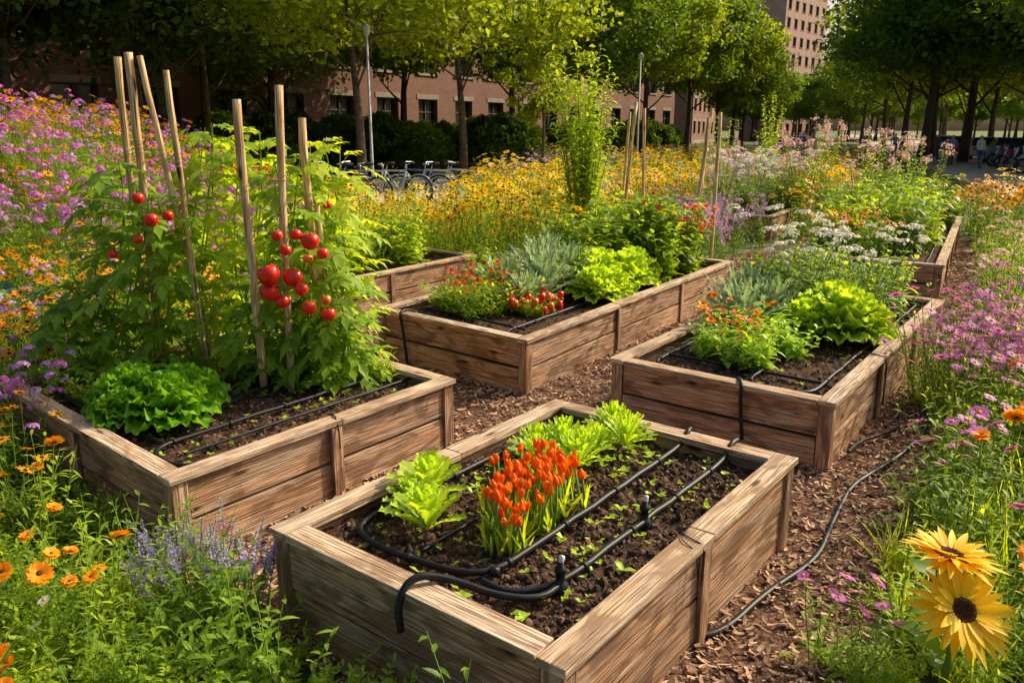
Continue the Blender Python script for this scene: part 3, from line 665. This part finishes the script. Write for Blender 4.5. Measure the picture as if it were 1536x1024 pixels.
def compleaf(mb,p,d,L_,mat,ls):
    pts=[p+d*L_*t+V3((0,0,-.35*L_*t*t)) for t in (0,.33,.66,1)]; tube(mb,pts,.0018,3,0,False); s=d.cross(V3((0,0,1))); s=s.normalized() if s.length>.05 else V3((1,0,0))
    for t in (.4,.68,.9):
        q=along(pts,t)
        for sg in (-1,1): leaf(mb,q,s*sg+d*.55+V3((0,0,U(-.5,.1))),V3((0,0,1))+d*.4,ls*U(.7,1.15),ls*.5,mat,4,.35,.2,lobe=.2,lf=2.2)
    leaf(mb,pts[-1],d+V3((0,0,-.4)),V3((0,0,1))+d*.4,ls*1.25,ls*.6,mat,4,.3,.2,lobe=.2,lf=2.2)
def vine(x,y,z0,z1,rad,n,mats,L_=.16,ls=.085,name='tomato_plant'):
    mb=MB(); sts=[]
    for k in range(3):
        ph=U(0,6); pts=[V3((x+rad*.35*math.sin(ph+t*3)*min(1,t*3),y+rad*.35*math.cos(ph+t*2.6)*min(1,t*3),z0+(z1-z0)*t*U(.97,1.0))) for t in [i/8 for i in range(9)]]
        tube(mb,pts,[.008-.0006*i for i in range(9)],5,0,False); sts.append(pts)
    for i in range(n):
        t=(i+R())/n; p=along(sts[i%3],min(.999,t)); a=i*2.4; off=rad*U(.1,.75)*(1.1-.55*t); d=rdir(-25,45,a)
        p=p+V3((math.cos(a),math.sin(a),0))*off; compleaf(mb,p,d,L_*U(.7,1.2),1,ls*U(.8,1.2))
    return mb.obj(name,mats)
MT=[G_stem,G_tom]
vine(-2.75,5.45,.38,1.78,.34,140,MT);vine(-2.35,5.12,.38,1.55,.32,130,MT);vine(-2.1,5.45,.38,2.0,.32,150,[G_stem,G_lite]);vine(-2.8,5.05,.38,1.0,.28,70,MT)
vine(-1.78,5.45,.38,1.95,.30,110,[G_stem,G_lite]);vine(-1.4,5.15,.38,1.8,.24,120,MT);vine(-1.2,5.3,.38,1.9,.26,110,[G_stem,G_lite]);vine(-1.12,4.98,.38,1.35,.2,70,MT);vine(-1.62,5.0,.38,1.0,.18,50,MT);vine(-1.27,4.95,.38,1.0,.2,60,MT)
TPROF=[(.02,-.86),(.35,-.88),(.75,-.62),(.98,-.1),(.95,.35),(.7,.68),(.35,.82),(.08,.74)]
def tomato(mb,p,r,m=0):
    ax=V3((U(-.3,.3),U(-.3,.3),1)).normalized(); lathe(mb,p,ax,TPROF,16,m,r,.025)
    e1,e2=frame(ax); c=V3(p)+ax*r*.78
    for k in range(5): a=k*1.2566; leaf(mb,c,e1*math.cos(a)+e2*math.sin(a)+ax*.25,ax,r*.75,r*.22,1,3,.25)
    tube(mb,[c,c+ax*.03+V3((.01,0,.02))],.003,4,1)
mb=MB()
for x,zz,r in ((-1.16,1.335,.056),(-1.415,1.14,.068),(-1.295,1.11,.062),(-1.43,1.03,.06),(-1.37,.965,.047),(-1.235,1.05,.043),(-1.19,.94,.044),(-1.10,.885,.047),(-1.36,1.36,.036),(-1.11,1.25,.036),(-1.33,1.27,.037),(-1.24,1.37,.036),(-1.09,.99,.032),(-1.2,1.22,.03)):
    tomato(mb,(x,4.62+U(-.03,.08),zz),r,0 if r>.032 else 2)
for x,y,zz,r in ((-2.2,4.92,1.42,.045),(-2.27,4.93,1.55,.038),(-2.08,4.88,1.45,.036),(-2.3,4.93,1.3,.03),(-1.15,5.05,1.5,.03),(-2.5,5.0,1.2,.03)): tomato(mb,(x,y,zz),r)
mb.obj('tomatoes',[M_tomato,G_stem,M_tomor])
def pc(b,u,v,kind,s=1): p=bp(b,u,v); put(kind,p.x,p.y,p.z-.02,s)
g_leafy('basil',11,.42,.24,13,.12,.068,G_mid,seg=4,droop=.5)
g_leafy('basil_light',11,.42,.24,13,.12,.06,G_lite,seg=4,droop=.5)
g_leafy('low_green',9,.2,.16,7,.085,.03,G_lite,seg=3)
g_leafy('chard',9,.3,.2,10,.13,.052,G_letL,seg=4,droop=.4)
for i in range(20): pc('B',U(1.35,1.8),U(.45,1.6),'low_green',U(.6,1.1))
for i in range(12): pc('B',U(.2,1.0),U(1.45,2.0),'low_green',U(.7,1.1))
for i in range(5): pc('B',U(.9,1.6),U(1.2,2.0),'green_weed',U(.6,1))
# bed C
for i in range(18): pc('C',U(.35,1.2),U(.85,1.5),'low_green',U(1,1.7))
for i in range(12): pc('C',U(.4,1.2),U(.9,1.5),'red_zinnia',U(.65,.9))
for u,v,s in ((1.3,1.2,1.05),(1.5,.85,1.05),(1.9,1.2,1.2),(2.1,.95,1.15),(1.15,.8,.8),(2.3,1.35,1.25),(1.75,1.0,1.15)): inst('artichoke_plant',mSil,bp('C',u,v),s,sz=s*1.25)
for i in range(7): pc('C',U(1.2,2.6),U(.8,1.55),rnd.choice(['basil_light','chard']),U(.9,1.1))
for u,v,s in ((1.75,.42,1.0),(2.05,.5,1.2),(2.4,.42,1.2),(2.3,.7,1.25),(2.7,.5,1.2),(1.95,.35,.9)): inst('lettuce_plant',mLetB,bp('C',u,v),s,sz=s*1.4)
for i in range(36): pc('C',U(2.7,4.25),U(.3,1.55),rnd.choice(['basil','basil','basil_light']),U(1.4,2.0))
for i in range(8): pc('C',U(3.6,4.2),U(.2,.7),'red_zinnia',U(1.2,1.5))
mb=MB()
for i in range(24):
    p=bp('C',U(.7,1.25),U(.42,.95),.43+U(0,.14)); m=0 if R()<.7 else 2
    lathe(mb,p,(U(-.5,.5),U(-.5,.5),-1),[(.01,-.1),(.5,0),(.62,.35),(.5,1),(.3,1.5),(.02,1.75)],10,m,.052,.06); tube(mb,[p,p+V3((0,0,.03))],.004,4,1)
mb.obj('peppers',[M_tomato,G_stem,M_tomor])
for i in range(8): pc('C',U(.75,1.2),U(.5,.9),'low_green',U(.6,1.1))
# bed D
for i in range(16): pc('D',U(.5,1.2),U(.5,1.25),'chard',U(.8,1.1))
for i in range(5): pc('D',U(.6,1.2),U(.6,1.2),'red_zinnia',U(.55,.65))
for i in range(7): pc('D',U(.6,1.3),U(.6,1.25),'near_orange',U(.62,.7))
for u,v,s in ((1.72,.42,1.3),(1.95,.55,1.3),(1.62,.66,1.0),(1.85,.3,1.0)): inst('lettuce_plant',mLetB,bp('D',u,v),s,sz=s*1.35)
for u,v,s in ((1.5,1.12,1.05),(1.9,1.25,1.2),(1.75,1.0,1.05),(2.25,1.15,1.2),(2.45,.7,1.0),(2.8,.6,1.1),(3.0,.9,1.1)): inst('dusty_miller_plant',mSil,bp('D',u,v),s,sz=s*1.25)
for i in range(36): pc('D',U(2.1,3.35),U(.25,1.3),rnd.choice(['green_weed','basil_light','basil','basil_light','chard','white_bloom']),U(.9,1.3))
# bed E, F, G
for i in range(60): pc('E',U(.7,5.8),U(.25,1.6),rnd.choice(['basil','basil_light','green_weed','chard','basil_light']),U(1.4,2.2))
for i in range(14): pc('E',U(.2,1.1),U(.8,1.6),rnd.choice(['red_zinnia','orange_daisy','near_orange']),U(.7,.95))
for i in range(5): pc('E',U(.8,3),U(.2,.7),'lilac_phlox',U(.4,.6))
for i in range(34): pc('F',U(.2,2.8),U(.3,1.2),rnd.choice(['basil','green_weed','tall_weed','chard','basil_light']),U(1,1.5))
for i in range(34): pc('G',U(.2,3.7),U(.1,1.5),rnd.choice(['white_bloom','basil','white_bloom','lilac_phlox']),U(1.2,1.7))
def tallshrub(name,x,y,h,n,sp,mat,L_=.13,LW=.03,nl=34,top=None,z=0):
    mb=MB()
    for i in range(n):
        pts=stempath(0,0,h*U(.6,1),sp,7); tube(mb,pts,[.014,.012,.01,.009,.007,.005,.003],4,0,False)
        stemleaves(mb,pts,nl,L_,LW,1,.12,1.0,3,.5,(10,60))
        if top:
            for k in range(18):
                d=rdir(-10,90); p=pts[-1]+d*.13*R(); flower(mb,p,d,.03,5,2,2,seg=1)
    o=mb.obj(name,[G_stem,mat]+([top] if top else [])); o.location=(x,y,z); return o
tallshrub('willow_shrub',1.0,11.3,3.15,34,.5,G_lite,.24,.06,64)
tallshrub('willow_shrub',6.9,22,3.0,14,.6,G_lite,.22,.06,50); tallshrub('willow_shrub',5.6,22,2.5,12,.6,G_lite,.22,.06,40)
for x,y,h in ((5.9,16.5,2.0),(6.6,15.2,1.9),(7.5,16.8,2.1),(7.0,18.5,2.2),(4.6,17.5,1.6),(6.2,17.4,1.9),(8.0,16,1.8)): tallshrub('pink_flowering_shrub',x,y,h,14,.6,G_lite,.13,.04,40,P_pk)
for x,y,s in ((-4.4,7.1,1.9),(-4.0,6.75,1.7),(-4.85,7.4,1.9),(-4.3,6.4,1.5)): inst('hosta_plant',mCab,(x,y,.12),s)
# ---------------------------------------------------------------- meadow
def pick(x,y):
    a=x/y; g=['green_weed','light_weed','dark_weed','grass','light_weed']
    r=R()
    if y<5.2 and x<0:
        if x>-1.25 and y<3.0: return rnd.choice(['parsley','light_parsley','green_weed','light_parsley']),U(.85,1.1)
        if y<3.4: k=rnd.choice(['parsley','light_parsley','light_weed','light_parsley','green_weed','near_orange' if R()<.4 else 'parsley']); return k,U(.75,1.05)
        if r<.25: return 'orange_daisy',U(.65,.85)
        return rnd.choice(['parsley','wild_carrot','light_weed','light_parsley','green_weed']),U(.8,1.1)
    if a<-.22:
        if y<8.5:
            if r<.38: return 'orange_daisy',U(.9,1.25)
            if r<.48: return 'yellow_daisy',U(.8,1)
            if r<.58: return 'lilac_phlox',U(.8,1.1)
            return rnd.choice(g),U(1,1.3)
        n=noise.noise(V3((x*.3,y*.3,0)))
        if y>15:
            if -.3<a and y>16: return ('low_yellow_daisy' if R()<.6 else 'light_weed'),U(.8,1.0)
            if r<.48+n*.3: return 'orange_daisy',U(1.3,1.9)
            if r<.68: return rnd.choice(['purple_phlox','lilac_phlox']),U(1.1,1.6)
            return rnd.choice(['tall_weed','tall_weed','light_weed']),U(1,1.5)
        if r<.26-n*.35: return 'orange_daisy',U(1.0,1.4)
        if r<.62+n*.35: return rnd.choice(['purple_phlox','lilac_phlox','purple_phlox','magenta_aster']),U(1.1,1.55)
        return rnd.choice(g+['tall_weed','light_weed']),U(1,1.5)
    if a<.12:
        lo=(y>14 and -.27<a<-.06)
        if y<10.5: return rnd.choice(['light_weed','green_weed','tall_weed','tall_weed','yellow_daisy']),U(.9,1.25)
        if y<22:
            if lo: return ('low_yellow_daisy',U(.8,1.0)) if r<.62 else (rnd.choice(g),U(.5,.7))
            if r<.60: return 'yellow_daisy',U(1,1.5)
            return rnd.choice(g+['tall_weed','tall_weed']),U(.9,1.3)
        if lo: return rnd.choice(['low_yellow_daisy','grass','light_weed']),U(.6,.9)
        if r<.55: return rnd.choice(['pink_yarrow','lilac_phlox','pink_yarrow','yellow_daisy']),U(1.2,1.6)
        return rnd.choice(g),U(1.2,1.6)
    if a<.42:
        if y<14.5:
            if r<.6 and x>2.7: return rnd.choice(['lilac_spike','lilac_phlox','lilac_spike']),U(1,1.35)
            return rnd.choice(['green_weed','light_weed','dark_weed']),U(.9,1.2)
        if r<.30: return 'yellow_daisy',U(1.1,1.5)
        if r<.52: return 'orange_daisy',U(1.1,1.6)
        if r<.66: return rnd.choice(['white_bloom','pink_yarrow','lilac_phlox']),U(1,1.4)
        return rnd.choice(g+['tall_weed','tall_weed']),U(1,1.4)
    if y<4.6:
        b=1.3 if x>1.9 else 1.0
        if r<.09: return 'near_purple',U(.75,.95)*b
        if r<.16: return 'near_orange',U(.75,.95)*b
        return rnd.choice(['light_weed','light_parsley','grass','light_weed','parsley','green_weed']),U(.65,1.0)*b
    if y<7.5:
        if r<.46: return 'magenta_aster',U(.95,1.3)
        if r<.52: return 'orange_daisy',U(.8,1)
        return rnd.choice(['light_weed','grass','light_parsley','tall_weed','green_weed']),U(.8,1.1)
    if y<13:
        if r<.28: return 'pink_yarrow',U(.9,1.25)
        return rnd.choice(['light_weed','grass','tall_weed','tall_weed']),U(.9,1.2)
    b=.36 if y>21 else (.58 if y>16.5 else 1)
    if r<.52: return 'orange_daisy',U(1.2,1.6)*b
    if r<.66: return 'yellow_daisy',U(1.1,1.5)*b
    return rnd.choice(g+['pink_yarrow','light_weed']),U(1,1.3)*b
y=1.75
while y<60:
    c=.135+.0185*y; w=.74*y+1.5; x=-w
    while x<w:
        px,py=x+U(-.5,.5)*c,y+U(-.5,.5)*c; x+=c
        if inpoly(px,py,MUL) or inbed(px,py,.1): continue
        p_=px*rp.x+py*rp.y; s_=px*rd.x+py*rd.y
        if p_>4.7: continue
        if -7.5<px<-.8 and py>19.2: continue
        if -16<px<6 and 25.6<py<33: continue
        if (px+0)*nvv.x+py*nvv.y<-23: continue
        if py>25.6 and px<0: continue
        if px<0 and px>-.75 and py<1.75: continue
        if px>0 and (py<2.0 or (px<1.75 and py<2.25)): continue
        if abs(px-1.46)<.22 and abs(py-2.2)<.22: continue
        if abs(px+4.4)<.55 and abs(py-6.9)<.55: continue
        k,s=pick(px,py)
        put(k,px,py,None,s)
    y+=c
for x,yy,s in ((-2.35,3.3,.95),(-2.55,3.5,1),(-2.2,3.55,.9),(-2.7,3.25,1),(-1.85,2.75,.9),(-1.68,2.6,.85),(-1.95,2.95,.9),(-2.1,2.7,.9),(-1.5,2.72,.85),(-2.3,2.95,.95),(-2.5,3.1,1)): put('near_orange',x,yy,0,s)
for x,yy in ((-1.48,3.0),(-1.36,2.95),(-1.28,2.85),(-1.15,2.85),(-1.05,2.8),(-1.22,2.98),(-1.42,2.8)): put('lavender',x,yy,0,U(.85,1.0))
put('near_white',-1.62,2.5,0,1.0)
for i in range(18): put(rnd.choice(['lilac_phlox','purple_phlox','lilac_spike']),U(-3.6,-2.7),U(3.9,4.7),0,U(.75,.95))
for x,yy,s in ((1.16,2.62,.8),(1.22,2.55,.85),(1.28,2.5,.8),(2.25,3.95,1.1),(2.35,3.8,1.15),(2.5,4.1,1.2),(2.15,3.7,1.0)): put('near_purple',x,yy,0,s)
for x,yy,s in ((2.3,3.55,1.15),(2.45,3.5,1.2),(2.6,3.6,1.2)): put('near_orange',x,yy,0,s)
for i in range(30): put('magenta_aster',U(2.9,4.4),U(4.6,6.0),0,U(1.0,1.3))
NAMES={'near_orange':'orange_zinnia_flowers','near_purple':'purple_aster_flowers','near_white':'white_daisy_flowers'}
for k,l in PL.items(): scatter(NAMES.get(k,k+'_plants'),COL[k],[a[0] for a in l],[a[1] for a in l],[a[2] for a in l],[a[3] for a in l])
def sunflower(x,y,z,n,Rr,z0=0):
    mb=MB(); c=V3((x,y,z)); n=V3(n).normalized(); b=V3((x+.05,y+.12,z0))
    pts=[b,b.lerp(c,.4)+V3((.02,.03,.03)),b.lerp(c,.8)+V3((0,.05,.02)),c-n*.03]; tube(mb,pts,[.014,.012,.011,.012],8,0)
    for k in range(5): leaf(mb,along(pts,.2+.13*k),rdir(5,35),(0,0,1),.17,.11,1,6,.5,.2,ruf=.05,ac=4)
    e1,e2=frame(n)
    for l,(np_,s,cup) in enumerate(((24,1,.05),(22,.95,.22),(18,.75,.45))):
        for k in range(np_):
            a=6.2832*(k+.37*l)/np_+U(-.1,.1); d=e1*math.cos(a)+e2*math.sin(a)+n*(cup+U(-.12,.12))
            leaf(mb,c+d.normalized()*Rr*.28,d,n+V3((U(-.25,.25),U(-.25,.25),0)),Rr*.82*s*U(.8,1.2),Rr*.23,2,6,.08,.25,prof=lambda t: .45+1.6*t-2.04*t**2.0)
    lathe(mb,c,n,[(.36,-.06),(.37,.04),(.3,.1),(.18,.09),(.05,.06),(.001,.05)],24,3,Rr)
    for i in range(220):
        rr=Rr*.38*math.sqrt(i/220); a=i*2.39996; p=c+(e1*math.cos(a)+e2*math.sin(a))*rr+n*(Rr*(.09-.25*max(0,rr/Rr-.28)))
        lathe(mb,p,n,[(.6,0),(.5,.7),(.01,1)],5,4 if rr>Rr*.2 else 3,Rr*.025)
    return mb.obj('sunflower',[G_stem,G_mid,P_ye,C_br,simple('seed_amber'+str(len(mb.v)),(.45,.2,.03),.8)])
sunflower(1.46,2.30,.44,(.08,-.72,.69),.16); sunflower(1.49,2.45,.55,(.15,.0,1),.145)
# ---------------------------------------------------------------- bikes, cars
def wheel(mb,c,r,ax,th=.02,mt=0,ms=1,sp=16):
    c=V3(c); e1,e2=frame(V3(ax)); ring=[c+(e1*math.cos(6.2832*k/24)+e2*math.sin(6.2832*k/24))*r for k in range(25)]
    tube(mb,ring,th,6,mt,False); tube(mb,[c+(p-c)*.92 for p in ring],th*.6,5,ms,False)
    for k in range(sp): tube(mb,[c,ring[int(k*24/sp)]],.0025,3,ms,False)
def bikemesh(paint):
    mb=MB(); A=(0,1,0); w0=V3((-.52,0,.34)); w1=V3((.55,0,.34)); wheel(mb,w0,.32,A,.024); wheel(mb,w1,.32,A,.024)
    bb=V3((-.08,0,.3)); st=V3((-.22,0,.78)); hd=V3((.36,0,.82)); hb=V3((.40,0,.66))
    for a,b_ in ((bb,st),(st,hd),(bb,hb),(hd,hb)): tube(mb,[a,b_],.024,6,2)
    for s in (-.05,.05):
        o=V3((0,s,0)); tube(mb,[st,w0+o],.014,5,2); tube(mb,[bb,w0+o],.014,5,2); tube(mb,[hb,w1+o],.015,5,2)
    tube(mb,[st,st+V3((-.05,0,.16))],.014,6,1); box(mb,st+V3((-.2,-.06,.15)),(.27,.03,.0),(0,.09,0),(0,0,.05),0)
    t=hd+V3((-.02,0,.12)); tube(mb,[hd,t],.014,6,1); tube(mb,[t+V3((-.12,-.28,.02)),t+V3((.02,-.2,.03)),t,t+V3((.02,.2,.03)),t+V3((-.12,.28,.02))],.016,6,1)
    lathe(mb,bb,A,[(.09,-.01),(.09,.01)],16,1); tube(mb,[bb+V3((0,.06,0)),bb+V3((.1,.1,-.13))],.01,4,1); tube(mb,[bb-V3((0,.06,0)),bb+V3((-.1,-.1,.13))],.01,4,1)
    for c in (w0,w1):
        tube(mb,[c+V3((.36*math.cos(a),0,.36*math.sin(a))) for a in (.5,.9,1.3,1.7,2.1,2.5)],.016,5,1)
    o=mb.obj('bm',[M_tire,M_steel,paint]); me=o.data; bpy.data.objects.remove(o); return me
bms=[bikemesh(m) for m in (M_paintw,M_paintb,M_white)]
for i in range(7): o=inst('bicycle',bms[i%3],(-4.6+.55*i,21.2+U(-.1,.2)+.05*i,.01),1.15,rz=math.radians(160)+U(-.3,.3) if i%2 else math.radians(178)+U(-.25,.25)); o.rotation_euler.x=U(-.1,.1)
def carmesh(paint):
    mb=MB(); low=[(-2.15,.35),(-2.2,.65),(-2.1,.9),(-1.1,.98),(.95,.98),(1.9,.88),(2.15,.7),(2.18,.4),(1.8,.25),(-1.8,.25)]
    cab=[(-1.75,.97),(-1.25,1.42),(.15,1.45),(1.0,.98)]
    def ext(prof,w0,w1,m,zmid=None):
        n=len(prof); vs=[];
        for sg in (-1,1):
            for x,z in prof: 
                w=w0 if z<1.0 else w1
                vs.append((x,sg*w,z))
        fs=[tuple(range(n))[::-1],tuple(range(n,2*n))]+[(i,(i+1)%n,n+(i+1)%n,n+i) for i in range(n)]; mb.add(vs,fs,m)
    ext(low,.85,.85,0); ext(cab,.78,.62,1); box(mb,(-1.2,-.6,1.425),(1.3,0,0),(0,1.2,0),(0,0,.05),0)
    for x in (-1.3,1.3):
        for sg in (-1,1):
            lathe(mb,(x,sg*.70,.32),(0,sg,0),[(.02,-.02),(.32,-.02),(.33,.08),(.30,.17),(.2,.175),(.19,.15),(.01,.16)],18,2)
            lathe(mb,(x,sg*.71,.32),(0,sg,0),[(.19,.15),(.1,.175),(.01,.175)],12,3)
    for sg in (-1,1): box(mb,(2.1,sg*.6-.14,.62),(.08,0,0),(0,.28,0),(0,0,.13),3); box(mb,(-2.21,sg*.65-.12,.68),(.05,0,0),(0,.24,0),(0,0,.13),4)
    o=mb.obj('cm',[paint,M_glass,M_tire,M_steel,M_paintr]); me=o.data; bpy.data.objects.remove(o)
    me.polygons.foreach_set('use_smooth',[False]*len(me.polygons)); return me
cms=[carmesh(m) for m in (M_paintw,M_paintb,M_paintr)]
for px,Y,k in ((1178,62,0),(1205,70,1),(1160,66,0)): inst('parked_car',cms[k],(TP(px,Y),Y,.005),1,rz=math.radians(60))
for p,s_,k in ((10.2,57,1),(10.2,65,0),(10.2,75,2),(10.3,86,0)): q=rpt(p,s_,.006); inst('parked_car',cms[k],q,1,rz=math.radians(69))
def motomesh(paint):
    mb=MB(); A=(0,1,0); wheel(mb,(-.65,0,.3),.25,A,.06); wheel(mb,(.65,0,.3),.25,A,.06)
    lathe(mb,(-.55,0,.62),(1,0,-.1),[(.02,0),(.14,.05),(.19,.3),(.17,.6),(.12,.85),(.02,.95)],10,2); box(mb,(-.7,-.13,.78),(.75,0,.02),(0,.26,0),(0,0,.1),0)
    box(mb,(-.35,-.15,.22),(.6,0,0),(0,.3,0),(0,0,.32),1); tube(mb,[(.65,.07,.3),(.45,.07,.95)],.025,6,1);tube(mb,[(.65,-.07,.3),(.45,-.07,.95)],.025,6,1)
    tube(mb,[(.3,-.35,1.05),(.45,-.15,1.0),(.45,.15,1.0),(.3,.35,1.05)],.02,6,0); lathe(mb,(.5,0,.85),(1,0,0),[(.01,-.05),(.1,0),(.1,.08),(.01,.1)],10,1)
    box(mb,(.1,-.2,.5),(.1,0,.5),(0,.4,0),(.05,0,0),2)
    o=mb.obj('mm',[M_tire,M_steel,paint]); me=o.data; bpy.data.objects.remove(o); return me
mms=[motomesh(m) for m in (M_black,M_paintr,M_paintb,M_paintw)]
for i in range(6): q=rpt(9.4,39+i*2.4,.006); inst('motorcycle',mms[i%4],q,1.2,rz=math.radians(150)+U(-.4,.4))
def person(x,y,shirt,trous,rz=0,stride=.12):
    J=[(0,0,.95),(0,0,1.12),(0,0,1.34),(0,0,1.47),(0,.01,1.58),(0,.015,1.68),(.10,0,.9),(.11,stride,.5),(.11,stride*.4,.09),(.11,stride*.4-.14,.05),(-.10,0,.9),(-.11,-stride,.5),(-.11,-stride*2,.1),(-.11,-stride*2-.13,.06),(.19,0,1.40),(.25,.05,1.14),(.25,-.08,.92),(.25,-.1,.83),(-.19,0,1.40),(-.25,-.05,1.14),(-.24,-.16,.94),(-.24,-.2,.86)]
    r=[.14,.125,.15,.055,.075,.085,.09,.062,.042,.035,.09,.062,.042,.035,.055,.042,.03,.03,.055,.042,.03,.03]
    E=[(0,1),(1,2),(2,3),(3,4),(4,5),(0,6),(6,7),(7,8),(8,9),(0,10),(10,11),(11,12),(12,13),(2,14),(14,15),(15,16),(16,17),(2,18),(18,19),(19,20),(20,21)]
    me=bpy.data.meshes.new('person'); me.from_pydata(J,E,[]); o=bpy.data.objects.new('person',me); scene.collection.objects.link(o)
    md=o.modifiers.new('skin','SKIN')
    if len(me.skin_vertices):
        for i,v in enumerate(me.skin_vertices[0].data): v.radius=(r[i],r[i]*(.75 if i in (0,1,2) else 1))
        me.skin_vertices[0].data[0].use_root=True
    s=o.modifiers.new('sub','SUBSURF'); s.levels=2; s.render_levels=2; md.use_smooth_shade=True
    m,nt,N,L=newmat('clothes_and_skin'); tc=N.new('ShaderNodeTexCoord'); sp=N.new('ShaderNodeSeparateXYZ'); L.new(tc.outputs['Object'],sp.inputs[0])
    rr=N.new('ShaderNodeValToRGB'); rr.color_ramp.interpolation='CONSTANT'; L.new(math_(N,L,'DIVIDE',sp.outputs[2],2.0),rr.inputs[0])
    el=rr.color_ramp.elements; el[0].position=0; el[0].color=(.03,.03,.03,1); el[1].position=.05; el[1].color=(*trous,1)
    for p,c in ((.475,shirt),(.735,(.5,.3,.22)),(.85,(.05,.03,.02))): e=el.new(p); e.color=(*c,1)
    p=N.new('ShaderNodeBsdfPrincipled'); p.inputs['Roughness'].default_value=.8; L.new(rr.outputs[0],p.inputs['Base Color']); oo=N.new('ShaderNodeOutputMaterial'); L.new(p.outputs[0],oo.inputs[0]); me.materials.append(m)
    o.location=(x,y,.01); o.rotation_euler=(0,0,rz)
for px,Y,sh,tr,rz in ((1393,50,(.75,.04,.03),(.04,.05,.1),.3),(1345,62,(.6,.58,.55),(.05,.05,.06),2.8),(1300,80,(.1,.15,.3),(.1,.09,.08),.1),(1410,52,(.1,.1,.12),(.06,.07,.12),.4),(1432,45,(.2,.25,.5),(.07,.06,.05),2.9),(1475,42,(.65,.6,.5),(.05,.07,.15),.2)): person(TP(px,Y),Y,sh,tr,rz)
def lamp(x,y,h,mat):
    mb=MB(); tube(mb,[(0,0,0),(0,0,.4),(0,0,h)],[.06,.045,.03],8,0); lathe(mb,(0,0,h),(0,0,1),[(.03,0),(.08,.05),(.1,.2),(.13,.22),(.02,.3)],10,0)
    o=mb.obj('street_lamp',[mat]); o.location=(x,y,0)
M_lamp=simple('lamp_grey',(.5,.5,.5),.5)
lamp(TP(957,37),37,4.9,M_lamp); lamp(TP(556,23),23,4.4,M_lamp); q=rpt(11.9,47); lamp(q.x,q.y,5.5,M_lamp)
# ---------------------------------------------------------------- light, camera
SA=math.radians(60); SE=math.radians(36)
sd=V3((math.sin(SA)*math.cos(SE),math.cos(SA)*math.cos(SE),math.sin(SE)))
sl=bpy.data.lights.new('sun','SUN'); sl.energy=5.0; sl.angle=math.radians(.5); sl.color=(1,.85,.57)
so=bpy.data.objects.new('sun',sl); scene.collection.objects.link(so); so.rotation_euler=(-sd).to_track_quat('-Z','Y').to_euler(); so.location=(10,5,20)
w=bpy.data.worlds.new('World'); scene.world=w; w.use_nodes=True; nt=w.node_tree; bg=nt.nodes['Background']
sk=nt.nodes.new('ShaderNodeTexSky'); sk.sky_type='NISHITA'; sk.sun_disc=False; sk.sun_elevation=SE; sk.sun_rotation=SA; sk.dust_density=7.0
nt.links.new(sk.outputs[0],bg.inputs[0]); bg.inputs[1].default_value=.15
cd=bpy.data.cameras.new('camera'); co=bpy.data.objects.new('camera',cd); scene.collection.objects.link(co)
co.location=(0,0,1.95); co.rotation_euler=(math.radians(90-14.75),0,0); cd.lens=28.22; cd.sensor_width=36; cd.clip_end=3000; cd.clip_start=.05
scene.camera=co
scene.view_settings.view_transform='Standard'; scene.view_settings.look='None'; scene.view_settings.exposure=0
